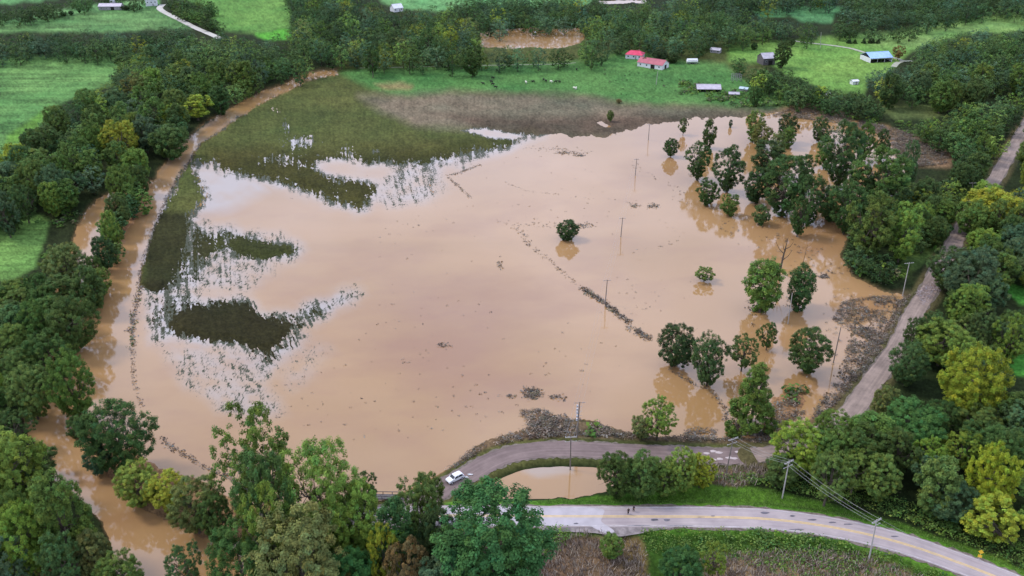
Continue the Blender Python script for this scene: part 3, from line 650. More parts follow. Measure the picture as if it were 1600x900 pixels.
H_(1000, 688, 655, 34, 'shrub', 'olive', 'olive bush at the foot of the spreading tree on the side road bank', name='bush')
H_(1103, 321, 279, 39, 'ragged', 'dark', 'dark leafy tree at the left front corner of the flooded grove')
H_(1140, 337, 302, 29, 'ragged', 'mid', 'small pointed tree in front of the flooded grove')
H_(1187, 351, 319, 28, 'ragged', 'dark', 'small egg shaped tree in front of the flooded grove')
H_(1048, 245, 216, 22, 'round', 'dark', 'small round tree in far water, left of the flooded grove')
H_(1067, 211, 184, 17, 'open', 'dark', 'thin small tree nearest the far brown shore')
H_(1089, 282, 220, 39, 'ragged', 'dark', 'tall ragged tree at the left end of the flooded grove')
H_(1105, 232, 185, 26, 'ragged', 'dark', 'slender ragged tree behind the left end of the flooded grove')
H_(1136, 300, 227, 57, 'ragged', 'deep', 'big dark tree second from the left in the flooded grove')
H_(1141, 199, 186, 6, 'tall', 'deep', 'tiny narrow tree in far water before the brown shore')
H_(1176, 222, 171, 29, 'ragged', 'mid', 'upright green tree at the far edge of the flooded grove')
H_(1187, 232, 190, 33, 'ragged', 'olive', 'pale thin tree at the far edge of the flooded grove')
H_(1197, 275, 220, 59, 'ragged', 'deep', 'blackish spreading tree in the heart of the flooded grove')
H_(1228, 224, 177, 33, 'ragged', 'deep', 'dark tree beyond the blackish one in the flooded grove')
H_(1230, 232, 197, 25, 'ragged', 'mid', 'brighter small tree in front of the dark far tree of the flooded grove')
H_(1279, 222, 181, 29, 'ragged', 'dark', 'upright dark tree by the far debris shore')
H_(1222, 335, 242, 81, 'ragged', 'dark', 'largest spreading tree at the front of the flooded grove')
H_(1262, 350, 272, 54, 'ragged', 'dark', 'dark leaning tree at the right front of the flooded grove')
H_(1180, 318, 262, 46, 'ragged', 'deep', 'low blackish tree at the left front of the flooded grove')
H_(1308, 295, 187, 66, 'ragged', 'dark', 'tallest tree rising from the middle of the flooded grove')
H_(1347, 255, 188, 36, 'ragged', 'mid', 'green tree behind the tallest one of the flooded grove')
H_(1374, 250, 200, 26, 'ragged', 'dark', 'small dark tree where the flooded grove meets the debris shore')
H_(1368, 335, 230, 81, 'ragged', 'mid', 'broad green tree at the right of the flooded grove')
H_(1318, 366, 280, 54, 'ragged', 'dark', 'dark upright tree at the front right of the flooded grove')
H_(1355, 408, 305, 72, 'ragged', 'mid', 'big tree at the corner between flood and roadside wood')
H_(1402, 412, 322, 58, 'ragged', 'fresh', 'bright green tree above the pale utility pole')
H_(1296, 345, 292, 49, 'ragged', 'dark', 'lower dark tree beneath the tallest one of the grove')
H_(1412, 305, 222, 31, 'ragged', 'blue', 'thin bluish tree at the right rim of the flooded grove')
H_(1338, 330, 262, 53, 'ragged', 'dark', 'dark tree between the tallest and the broad one of the grove')
H_(1212, 250, 205, 26, 'ragged', 'olive', 'thin olive tree in the centre of the flooded grove')
H_(1392, 345, 285, 49, 'ragged', 'dark', 'dark round tree behind the bright green one by the pole')
H_(953, 192, 174, 10, 'round', 'mid', 'tiny tree on the brown shore beside a small puddle')
H_(967, 163, 156, 8, 'round', 'rust', 'small brown bush where green pasture meets brown mud', name='bush')
H_(1252, 300, 240, 40, 'ragged', 'dark', 'ragged dark tree between the largest and the tallest one of the grove')
H_(1287, 262, 215, 34, 'ragged', 'mid', 'green ragged tree behind the tallest one, left side, in the grove')
H_(1388, 305, 250, 44, 'ragged', 'mid', 'ragged green tree at the right rear of the flooded grove')
H_(1245, 370, 305, 34, 'ragged', 'dark', 'low ragged tree in front of the largest one of the grove')
H_(1330, 222, 196, 18, 'round', 'dark', 'small dark tree at the far side of the grove before the debris shore')
# left bank
H_(195, 738, 633, 108, 'broad', 'dark', 'big spreading dark tree where the creek meets the flood', z=.2)
H_(160, 740, 692, 40, 'shrub', 'blue', 'feathery bush leaning over the creek beside the big spreading tree', name='bush')
H_(126, 655, 545, 72, 'round', 'mid', 'big round green tree standing in water below the creek bend')
H_(124, 684, 650, 30, 'shrub', 'dark', 'small bush in muddy water below the big round tree', name='bush')
H_(122, 548, 466, 82, 'broad', 'dark', 'broad dark tree reaching over the flooded lane')
H_(146, 490, 415, 42, 'tall', 'dark', 'dark tree on the narrow strip between creek and flooded lane')
H_(182, 398, 330, 30, 'tall', 'fresh', 'light topped tree on the narrow strip between creek and lane')
H_(168, 425, 370, 34, 'round', 'deep', 'blackish tree low on the strip between creek and lane')
H_(152, 446, 398, 28, 'round', 'dark', 'small dark tree where creek and flooded lane come closest', z=.1)
H_(207, 332, 286, 32, 'ragged', 'mid', 'ragged green tree between the head of the creek and the lane', z=.2)
H_(222, 305, 258, 34, 'round', 'dark', 'dark round tree at the wood corner where the creek starts', z=.2)
H_(176, 392, 345, 28, 'ragged', 'mid', 'mid green ragged tree halfway down the creek strip', z=.2)
H_(190, 360, 305, 36, 'round', 'dark', 'dark tree at the upper end of the creek strip')
H_(60, 655, 570, 62, 'round', 'mid', 'mid green tree on the far bank of the creek bend')
H_(85, 600, 520, 66, 'round', 'dark', 'dark tree overhanging the creek above its bend')
H_(193, 262, 190, 62, 'open', 'lime', 'pale yellow green tree standing out of the west wood')
H_(310, 190, 150, 56, 'open', 'lime', 'yellow green tree at the west wood edge beside the lane')
H_(275, 206, 166, 40, 'round', 'lime', 'light green crown next to the yellow green tree by the lane')
H_(270, 250, 195, 56, 'round', 'dark', 'dark tree at the wood edge where the flooded lane narrows')
H_(110, 450, 380, 60, 'broad', 'olive', 'olive tinged tree at the left side of the creek')
# bottom left
H_(222, 790, 728, 66, 'shrub', 'fresh', 'bright green thicket on the spit between creek and flood', name='bush', z=.3)
H_(268, 800, 740, 60, 'shrub', 'lime', 'yellowish thicket in the middle of the creek spit', name='bush', z=.3)
H_(312, 832, 752, 74, 'shrub', 'olive', 'dull olive thicket at the lower end of the creek spit', name='bush', z=.3)
H_(345, 850, 775, 50, 'shrub', 'dark', 'dark bush beside the big ragged tree', name='bush', z=.3)
H_(300, 925, 850, 62, 'open', 'dark', 'thin dark tree at the photo bottom in the creek mouth')
H_(112, 880, 748, 104, 'ragged', 'mid', 'tall green tree at the lower left beside the creek', z=.8)
H_(50, 905, 790, 84, 'broad', 'fresh', 'wide light green tree left of the tall one at the lower left', z=.8)
H_(38, 790, 678, 84, 'round', 'fresh', 'light green tree behind the tall one at lower left', z=.8)
H_(155, 905, 835, 58, 'round', 'olive', 'yellow tinted tree beside the creek at the lower left corner', z=.8)
H_(195, 935, 870, 70, 'round', 'mid', 'green tree cut by the bottom edge beside the creek', z=.8)
H_(20, 930, 840, 70, 'shrub', 'blue', 'bluish thicket in the lower left corner', name='bush', z=.8)
# bottom middle clump
H_(408, 812, 642, 134, 'open', 'mid', 'tall ragged tree with bare pale limbs leaning over the flood', z=.8)
H_(430, 890, 700, 112, 'open', 'dark', 'dark leafy tree just below the ragged tree with bare limbs', z=.8)
H_(510, 868, 696, 128, 'broad', 'fresh', 'bright leafy tree in the middle of the bottom clump', z=.8)
H_(560, 880, 755, 92, 'broad', 'fresh', 'light green tree at the right of the bright leafy one in the bottom clump', z=.8)
H_(572, 800, 742, 46, 'open', 'dark', 'thin dark tree at the water edge of the bottom clump', z=.6)
H_(484, 972, 798, 146, 'round', 'olive', 'big dull olive tree at the bottom edge of the photo', z=.8)
H_(390, 960, 820, 96, 'round', 'dark', 'dark tree at the bottom edge left of the olive tree', z=.8)
H_(430, 940, 762, 76, 'open', 'fresh', 'light open tree behind the dull olive one', z=.8)
H_(652, 850, 752, 78, 'open', 'mid', 'mid green tree beside the dark footbridge', z=.8)
H_(622, 905, 785, 62, 'tall', 'emerald', 'narrow emerald tree between the two big clumps', z=.8)
H_(672, 824, 742, 50, 'round', 'mid', 'green tree just left of the white car', z=.8)
H_(766, 945, 770, 176, 'round', 'emerald', 'huge dark round tree beside the main road end', z=.8)
H_(690, 905, 800, 70, 'broad', 'deep', 'blackish tree in the shadowed gap left of the huge round tree', z=.8)
H_(556, 965, 868, 84, 'round', 'emerald', 'vivid green tree at the bottom edge', z=.8)
H_(640, 960, 842, 74, 'open', 'rust', 'sparse brownish green tree at the bottom edge', z=.8)
H_(605, 940, 822, 50, 'open', 'lime', 'thin yellowish tree in the gap of the bottom clump', z=.8)
H_(695, 980, 880, 84, 'round', 'blue', 'pale bluish tree at the bottom edge under the huge round tree', z=.8)
# middle hedge, right verge
H_(962, 776, 712, 58, 'shrub', 'dark', 'dark rounded bush at the pond end of the roadside hedge', name='bush', z=.5)
H_(1000, 779, 711, 60, 'shrub', 'mid', 'second bush from the pond in the roadside hedge', name='bush', z=.5)
H_(1036, 775, 722, 52, 'shrub', 'mid', 'third bush from the pond in the roadside hedge', name='bush', z=.5)
H_(1063, 768, 704, 44, 'round', 'fresh', 'tallest light green tree of the roadside hedge', z=.5)
H_(1092, 762, 712, 44, 'shrub', 'lime', 'yellowish bush at the right end of the roadside hedge', name='bush', z=.5)
H_(954, 872, 838, 36, 'shrub', 'mid', 'single green bush in the dry reeds below the main road', name='bush', z=.7)
H_(1060, 925, 866, 70, 'shrub', 'emerald', 'dark green bush at the bottom edge below the main road', name='bush', z=.7)
H_(1112, 905, 852, 46, 'open', 'fresh', 'spindly light tree at the bottom edge below the main road', z=.7)
# right wood
H_(1508, 655, 545, 104, 'broad', 'yellow', 'bright yellow green tree, the upper of two in the right wood', z=.8)
H_(1536, 800, 700, 84, 'broad', 'yellow', 'bright yellow green tree, the lower of two in the right wood', z=.8)
H_(1412, 602, 535, 60, 'broad', 'dark', 'dark tree overhanging the muddy road', z=.6)
H_(1424, 552, 498, 40, 'broad', 'dark', 'small dark tree where debris lies on the muddy road', z=.6)
H_(1604, 268, 214, 44, 'broad', 'mid', 'green tree partly hiding the top of the far muddy road', z=.6)
H_(1380, 660, 606, 46, 'round', 'olive', 'olive bush tree squeezed beside the wet ditch', z=.6)
H_(1465, 570, 505, 90, 'broad', 'fresh', 'wide fresh green tree above the bright yellow one', z=.8)
H_(1418, 700, 632, 96, 'broad', 'emerald', 'fresh emerald tree in the wood below the muddy road', z=.8)
H_(1240, 735, 665, 76, 'round', 'fresh', 'light green tree at the road junction', z=.8)
H_(1300, 700, 645, 60, 'round', 'mid', 'green tree at the lower end of the muddy road', z=.8)
H_(1215, 758, 715, 50, 'shrub', 'dark', 'dark bush beside the pole with two crossarms', name='bush', z=.8)
H_(1505, 470, 392, 84, 'broad', 'blue', 'wide bluish green tree beside the debris on the muddy road', z=.8)
H_(1545, 350, 300, 90, 'broad', 'lime', 'lime green crown beside the far part of the muddy road', z=.8)
H_(1476, 452, 388, 62, 'broad', 'dark', 'dark crown hiding the muddy road below the wet patch', z=.6)
H_(1515, 372, 316, 58, 'broad', 'mid', 'mid green crown hiding the muddy road above the wet patch', z=.6)
H_(1536, 330, 284, 46, 'round', 'fresh', 'light green crown at the bend of the far muddy road', z=.6)
# around the farms
H_(1220, 108, 63, 26, 'tall', 'dark', 'tall dark tree beside the dark wooden barn')
H_(1178, 80, 69, 11, 'round', 'deep', 'single round dark tree alone on the pasture above the barn')
H_(1237, 74, 63, 9, 'round', 'deep', 'small dark tree at the start of the farm track')
H_(1402, 96, 74, 22, 'open', 'rust', 'brownish thin tree beside the blue roofed barn')
H_(1008, 104, 90, 10, 'round', 'dark', 'small tree in front of the red roofed barn')
H_(1030, 98, 78, 24, 'round', 'deep', 'dark cedar like tree behind the red roofed barn')
H_(1052, 100, 84, 22, 'round', 'deep', 'dark round tree between red roofed barn and camper')
for x in (1326, 1335, 1349, 1358, 1363, 1371): H_(x, 70, 61 + random.random() * 3, 6 + random.random() * 4, 'cone', 'deep', 'small dark evergreen in the row above the blue roofed barn', 'small evergreens on the hillside')
H_(1460, 46, 37, 9, 'round', 'deep', 'small dark tree alone on the far pasture'); H_(1480, 44, 35, 8, 'round', 'mid', 'small pale green tree beside the far wood edge')
H_(1178, 168, 135, 22, 'round', 'dark', 'leafy tree at the edge of the junk strewn pasture')
H_(717, 22, 13, 8, 'round', 'deep', 'tiny round tree on the pale far field')
H_(198, 18, 11, 15, 'round', 'deep', 'dark round bush beside the long grey barn')
for x, y, w_ in ((48, 31, 8), (62, 30, 6), (72, 29, 9), (100, 27, 10), (112, 26, 9), (125, 23, 5)): H_(x, y, y - 7, w_, 'shrub', 'deep', 'small dark bush in the row beside the far field', 'bushes along the far field', name='bush')
H_(195, 110, 87, 26, 'round', 'dark', 'round tree jutting over the corn field edge')

REG = [
 ('west wood', [(-60, 240), (0, 232), (50, 210), (95, 163), (135, 146), (178, 130), (187, 100), (210, 88), (250, 92), (300, 58), (345, 56), (400, 66), (450, 64), (490, 96), (500, 106), (455, 120), (400, 136), (350, 163), (325, 180), (287, 212), (262, 246), (240, 282), (200, 292), (172, 310), (138, 330), (70, 338), (-60, 342)], 9.2, (12, 17), 'DMMMDBDFO'),
 ('creek strip', [(198, 292), (238, 286), (224, 315), (196, 352), (184, 395), (164, 435), (150, 470), (134, 460), (150, 400), (162, 350), (180, 325)], 6.0, (7, 11), 'DMD'),
 ('west bank', [(78, 345), (130, 335), (120, 365), (100, 425), (110, 450), (150, 478), (150, 510), (108, 515), (88, 545), (84, 600), (70, 645), (-70, 650), (-70, 455), (55, 425), (62, 385)], 8.8, (10, 15), 'DMMDFB'),
 ('lower west wood', [(-70, 640), (30, 648), (80, 690), (96, 705), (85, 755), (140, 775), (170, 800), (165, 830), (180, 870), (185, 900), (100, 935), (40, 870), (0, 830), (-70, 800)], 9, (10, 15), 'MMDF'),
 ('hedgerow', [(-30, 58), (100, 60), (200, 58), (300, 50), (312, 74), (290, 82), (200, 84), (-30, 84)], 9.5, (10, 15), 'DDBO'),
 ('far hedgerow', [(-30, 20), (60, 14), (110, 6), (190, -6), (190, 4), (60, 28), (-30, 33)], 10, (9, 13), 'DD'),
 ('farmhouse trees', [(195, 2), (225, 0), (225, 10), (212, 11)], 8, (8, 12), 'D'), ('far lane trees', [(262, 4), (300, 2), (335, 5), (338, 18), (325, 30), (345, 45), (345, 52), (310, 36), (275, 22), (262, 14)], 8.5, (7, 11), 'DDM'),
 ('north wood', [(445, -20), (556, -20), (560, 6), (610, 16), (640, 24), (700, 22), (742, 40), (754, 66), (752, 84), (800, 82), (850, 84), (905, 80), (925, 66), (950, 84), (930, 92), (850, 95), (700, 98), (600, 100), (530, 98), (500, 98), (470, 88), (448, 66), (462, 50), (455, 30)], 9.6, (12, 17), 'DMDDBDFOM'),
 ('pond side wood', [(700, 10), (745, 2), (800, 0), (935, 4), (940, 22), (915, 42), (850, 38), (800, 42), (755, 44), (725, 30)], 9.6, (12, 16), 'DDBD'),
 ('farm wood', [(912, 40), (935, 10), (1010, 8), (1080, 2), (1172, 12), (1182, 30), (1278, 44), (1284, 56), (1240, 62), (1185, 66), (1140, 70), (1128, 92), (1095, 92), (1050, 84), (1030, 76), (1000, 76), (975, 78), (955, 86), (925, 62)], 9.6, (11, 16), 'DMDBDM'),
 ('far north wood', [(1080, -25), (1308, -25), (1308, 6), (1250, 8), (1180, 14), (1080, 4)], 10.5, (12, 16), 'DBD'),
 ('far hill wood', [(1322, -25), (1640, -25), (1640, 24), (1560, 26), (1500, 30), (1440, 40), (1360, 40), (1312, 26), (1315, 8)], 10.5, (12, 16), 'DDBD'),
 ('hillside copse', [(1296, 40), (1320, 36), (1370, 44), (1440, 46), (1446, 54), (1400, 56), (1355, 58), (1300, 58)], 9, (9, 13), 'DD'),
 ('east wood', [(1470, 62), (1520, 52), (1640, 50), (1640, 132), (1560, 148), (1500, 160), (1440, 160), (1370, 158), (1358, 128), (1372, 108), (1420, 100), (1422, 78)], 9.4, (12, 16), 'DDMBDM'),
 ('creek hedge', [(1128, 100), (1155, 96), (1175, 104), (1225, 106), (1245, 130), (1300, 138), (1345, 152), (1400, 165), (1372, 188), (1320, 172), (1240, 158), (1190, 134), (1150, 112)], 8.6, (8, 12), 'DDM'),
 ('shore hedge', [(1372, 180), (1400, 184), (1440, 188), (1480, 180), (1500, 168), (1640, 140), (1640, 190), (1595, 215), (1570, 240), (1545, 262), (1520, 300), (1492, 335), (1470, 372), (1435, 385), (1420, 330), (1440, 296), (1492, 268), (1490, 240), (1445, 216), (1395, 198)], 9, (10, 14), 'MDMFDO'),
 ('roadside wood', [(1390, 300), (1440, 285), (1440, 330), (1480, 345), (1462, 375), (1425, 385), (1405, 410), (1395, 435), (1345, 430), (1325, 405), (1318, 380), (1345, 345)], 8.8, (8, 13), 'DDM'),
 ('muddy road wood', [(1640, 225), (1605, 240), (1585, 280), (1545, 300), (1520, 340), (1505, 385), (1470, 400), (1470, 440), (1468, 480), (1445, 500), (1440, 540), (1400, 575), (1378, 605), (1372, 640), (1330, 655), (1300, 662), (1230, 672), (1212, 700), (1205, 720), (1240, 735), (1300, 760), (1380, 785), (1460, 815), (1540, 850), (1640, 890), (1640, 600), (1580, 588), (1562, 550), (1640, 545), (1640, 482), (1590, 478), (1566, 450), (1640, 445)], 8.8, (10, 15), 'DMMFDFBMLE'),
 ('bottom clump', [(370, 800), (600, 830), (660, 800), (700, 780), (835, 860), (840, 915), (350, 915), (400, 870)], 8.5, (8, 12), 'DMOF'),
]
TC = {'D': 'dark', 'M': 'mid', 'F': 'fresh', 'B': 'blue', 'O': 'olive', 'E': 'emerald', 'L': 'lime'}
KEEP = [(992, 89, 17, 9), (1018, 104, 27, 9), (238, 5, 11, 8), (175, 10, 18, 9), (1368, 89, 26, 10), (1197, 94, 15, 9), (1081, 98, 10, 4), (1334, 130, 9, 5), (620, 16, 5, 5), (1116, 82, 3, 2), (1106, 138, 20, 9), (1146, 148, 12, 6), (1150, 124, 8, 8), 
        (322, 50, 5, 4), (285, 33, 8, 6), (262, 20, 6, 5), (1425, 176, 40, 8), (1592, 570, 18, 20), (1588, 465, 12, 14), (1490, 368, 7, 12), (1575, 248, 9, 26), (1556, 285, 6, 10), (1405, 96, 8, 8), (1420, 440, 6, 25), (1230, 750, 8, 30)]
hp = np.array([(t['p'][0], t['p'][1], t['r']) for t in TREES])
open_px = [c[0] for c in COVER[10:12]] + [COVER[k][0] for k in (12,)]
FARW = ('north wood', 'pond side wood', 'farm wood', 'far north wood', 'far hill wood', 'hillside copse', 'east wood', 'hedgerow', 'far hedgerow', 'west wood')
for name, poly, sp, (h0, h1), tones in REG:
    if name in FARW: sp *= 1.16; h0, h1 = h0 * .8, h1 * 1.08
    xs = [q[0] for q in poly]; ys = [q[1] for q in poly]
    cor = [P(a, b, 9) for a in (min(xs), max(xs)) for b in (min(ys), max(ys))]
    x0, x1 = min(c.x for c in cor), max(c.x for c in cor); y0, y1 = min(c.y for c in cor), max(c.y for c in cor)
    nx = int((x1 - x0) / sp) + 1; ny = int((y1 - y0) / (sp * .87)) + 1
    for j in range(ny + 1):
        for i in range(nx + 1):
            X = x0 + (i + .5 * (j % 2)) * sp + random.uniform(-.36, .36) * sp; Y = y0 + j * sp * .87 + random.uniform(-.33, .33) * sp
            h = random.uniform(h0, h1) * (1.14 if random.random() < .15 else 1.0)
            if random.random() < .12: h *= .72
            px, py, dp = proj(X, Y, h * .62)
            if not inside(poly, np.array([px]), np.array([py]))[0]: continue
            if px < -60 or px > 1660: continue
            if name not in ('creek strip', 'bottom clump') and -20 < px < 1600 and float(sdf(poly, np.array([px]), np.array([py]))[0]) < {'west wood': .42, 'west bank': .42, 'muddy road wood': .2, 'hillside copse': .1, 'farmhouse trees': 0, 'far lane trees': 0, 'creek hedge': .2, 'hedgerow': .0, 'far hedgerow': 0, 'north wood': .08, 'pond side wood': .05, 'far hill wood': .2, 'far north wood': .2}.get(name, .35) * sp * .55 * FPX / dp: continue
            bx, by, _ = proj(X, Y, 0)
            bxa, bya = np.array([bx]), np.array([by])
            if min(float(sample(R, bxa, bya)[0]) - hw for R, (l, hw, z) in zip(RD, ROADS)) < 2.2: continue
            if float(sample(LV, bxa, bya)[0]) < -.5 and name not in ('creek strip', 'west bank', 'shore hedge', 'roadside wood', 'farm wood', 'pond side wood', 'north wood'): continue
            rad = sp * random.uniform(.46, .66)
            rw = rad * FPX / dp; ty = proj(X, Y, h)[1]
            if any(by > ky + kh * .5 and abs(px - kx) < kw + rw * .8 and ty < ky + kh for kx, ky, kw, kh in KEEP): continue
            if any((X - q[0]) ** 2 + (Y - q[1]) ** 2 < (max(q[2] * .75, 2) + rad * .55) ** 2 for q in hp): continue
            cl_ = fbm(np.array([X / 45.0]), np.array([Y / 45.0]), 300, 2)[0]
            tone = TC[tones[int((random.random() * .6 + (cl_ + .6) * .33) * len(tones)) % len(tones)]]
            if random.random() < .025 and name not in ('far hill wood', 'far hedgerow'): tone = 'lime'
            form = random.choice(['round', 'broad', 'ragged', 'broad', 'tall', 'open', 'ragged']) if h > 9 else random.choice(['round', 'shrub', 'broad'])
            TREES.append(dict(p=(X, Y, 0), h=h, r=rad, form=form, tone=tone, label=None, group=None, hand=False, name='tree', reg=name))
for t in TREES:
    X, Y, Z = t['p']
    if not t['hand'] or t['p'][2] == 0: t['p'] = (X, Y, max(ground_z(X, Y), -.3))
    t['px'] = proj(X, Y, t['h'] * .6); t['size'] = t['h'] / t['px'][2]
auto = [t for t in TREES if not t['hand'] and -25 < t['px'][0] < 1625 and t['px'][1] > -8]
n_hand = sum(t['hand'] for t in TREES)
auto.sort(key=lambda t: -t['size'])
solo = set(id(t) for t in auto[:max(0, 298 - n_hand)])

LM = [((35, 380), 'the small corn field'), ((100, 150), 'the big corn field'), ((195, 240), 'the pale yellow green tree'), ((300, 172), 'the yellow green lane tree'), ((130, 400), 'the creek narrows'), ((125, 590), 'the big round creek tree'), ((200, 680), 'the big spreading tree'),
      ((100, 800), 'the tall lower left tree'), ((240, 300), 'the flooded lane'), ((1508, 600), 'the upper yellow tree'), ((1536, 750), 'the lower yellow tree'), ((1412, 570), 'the dark roadside tree'), ((1425, 520), 'the road debris'), ((1420, 435), 'the pale pole'), ((1228, 750), 'the two arm pole'),
      ((1365, 840), 'the pole below the road'), ((1531, 862), 'the yellow sign'), ((1240, 700), 'the road junction'), ((1418, 660), 'the emerald tree'), ((1585, 465), 'the upper right lawn'), ((1590, 570), 'the lower right lawn'), ((1490, 375), 'the wet road patch'), ((1455, 250), 'the debris shore'), ((1520, 300), 'the far roadside pole'),
      ((1570, 255), 'the far muddy road'), ((1425, 175), 'the olive meadow'), ((1370, 360), 'the grove corner'), ((1465, 385), 'the bright grass patch'), ((1310, 240), 'the tallest grove tree'), ((1330, 690), 'the road bend'), ((1300, 730), 'the power lines'), ((1460, 700), 'the shadowed wood middle'), ((1590, 680), 'the right edge'), ((1590, 820), 'the lower right corner'),
      ((20, 290), 'the left edge'), ((60, 500), 'the creek bank'), ((20, 560), 'the left edge middle'), ((30, 720), 'the lower left edge'), ((760, 820), 'the huge round tree'), ((480, 760), 'the bright leafy tree'), ((1590, 180), 'the upper right edge'), ((1580, 340), 'the right edge bend'), ((1560, 520), 'the strip between the lawns'), ((1440, 780), 'the lower wood edge'), ((230, 160), 'the west wood top'), ((130, 250), 'the west wood heart'), ((400, 120), 'the lane bend')]
DIRS = ['right of', 'above right of', 'above', 'above left of', 'left of', 'below left of', 'below', 'below right of']
used = {}
def auto_label(t):
    x, y = t['px'][0], t['px'][1]
    cand = sorted(LM, key=lambda q: (q[0][0] - x) ** 2 + (q[0][1] - y) ** 2)
    sz = 'large' if t['h'] > 14.5 else 'small' if t['h'] < 10 else 'middling'
    for (lx, ly), nm in cand[:4]:
        dx, dy = x - lx, ly - y; d = math.hypot(dx, dy); a = int(round(math.degrees(math.atan2(dy, dx)) / 45)) % 8
        for lab in (f"{sz} {TWORD[t['tone']]} {FWORD[t['form']]} tree {'just ' if d < 35 else 'farther ' if d > 70 else ''}{DIRS[a]} {nm}",):
            if lab not in used: used[lab] = 1; return lab, f"trees of the {t['reg']}"
    (lx, ly), nm = cand[0]; a = int(round(math.degrees(math.atan2(ly - y, x - lx)) / 45)) % 8
    (l2, m2), n2 = cand[1]
    lab = f"{sz} {TWORD[t['tone']]} {FWORD[t['form']]} tree {DIRS[a]} {nm}, towards {n2}"
    used[lab] = 1
    return lab, f"trees of the {t['reg']}"
def place_tree(t):
    r = np.random.default_rng(int(abs(t['p'][0] * 131 + t['p'][1] * 17)) + 3)
    form = t['form']
    if form == 'shrub' and t['h'] > t['r'] * 1.5: form = 'round'
    src = FINE if form in FINE and t['size'] * FPX > 62 else FORMS
    cr_, tk_ = src[form][int(r.integers(len(src[form])))]
    e = empty(t['name'], t['p'], float(r.uniform(0, 6.28)))
    sz = t['h'] / FH.get(form, 10.0); sx = t['r'] / FR[form]; e.scale = (sx * r.uniform(.9, 1.1), sx * r.uniform(.9, 1.1), sz)
    if not t['hand']: e.rotation_euler = (r.uniform(-.07, .07), r.uniform(-.07, .07), r.uniform(0, 6.28))
    lab, grp = (t['label'], t['group']) if t['label'] else auto_label(t)
    tag(e, lab, 'bush' if t['name'] == 'bush' else 'tree', grp)
    a = bpy.data.objects.new('trunk' if t['name'] == 'tree' else 'stems', tk_); C.objects.link(a); a.parent = e
    if t['label'] and 'pale limbs' in t['label']:
        a.data = tk_.copy(); a.data.materials[0] = M_palebark
    b = bpy.data.objects.new('crown' if t['name'] == 'tree' else 'foliage', cr_); C.objects.link(b); b.parent = e
    b.color = (*[float(v) for v in tone_colour(t['tone'], r)], 1)
    return e
rest = []
for t in TREES:
    if t['hand'] or id(t) in solo: place_tree(t)
    else: rest.append(t)
# the remaining woods far off read as one mass
VV = []; TT = []; tr = MB(); r = np.random.default_rng(5)
for t in rest:
    s = t['size'] * FPX; q = 1.0 if s > 28 else .72
    c, lob = crown_points(random.choice(['round', 'broad', 'tall']), t['r'] * 1.0, t['h'], t['h'] * .08, int(100 * q), r)
    V, tt = leaves(c, t['r'] * .17, 14, .72, np.array([0, 0, t['h'] * .4]), r, upw=.8)
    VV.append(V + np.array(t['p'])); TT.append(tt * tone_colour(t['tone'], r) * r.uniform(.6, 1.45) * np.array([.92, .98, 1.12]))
    tr.tube([(t['p'][0], t['p'][1], t['p'][2] - .5), (t['p'][0], t['p'][1], t['p'][2] + t['h'] * .6)], [.25, .1], 4, cap=False)
if VV:
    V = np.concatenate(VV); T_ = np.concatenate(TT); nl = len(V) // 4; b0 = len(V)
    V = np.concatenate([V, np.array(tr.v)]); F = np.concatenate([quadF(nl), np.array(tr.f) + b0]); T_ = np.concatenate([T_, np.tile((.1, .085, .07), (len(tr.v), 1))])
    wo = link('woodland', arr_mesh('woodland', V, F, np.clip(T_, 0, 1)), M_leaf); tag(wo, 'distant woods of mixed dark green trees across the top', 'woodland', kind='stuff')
print('trees', len(TREES), 'solo', len(solo), 'hand', n_hand, 'rest', len(rest))

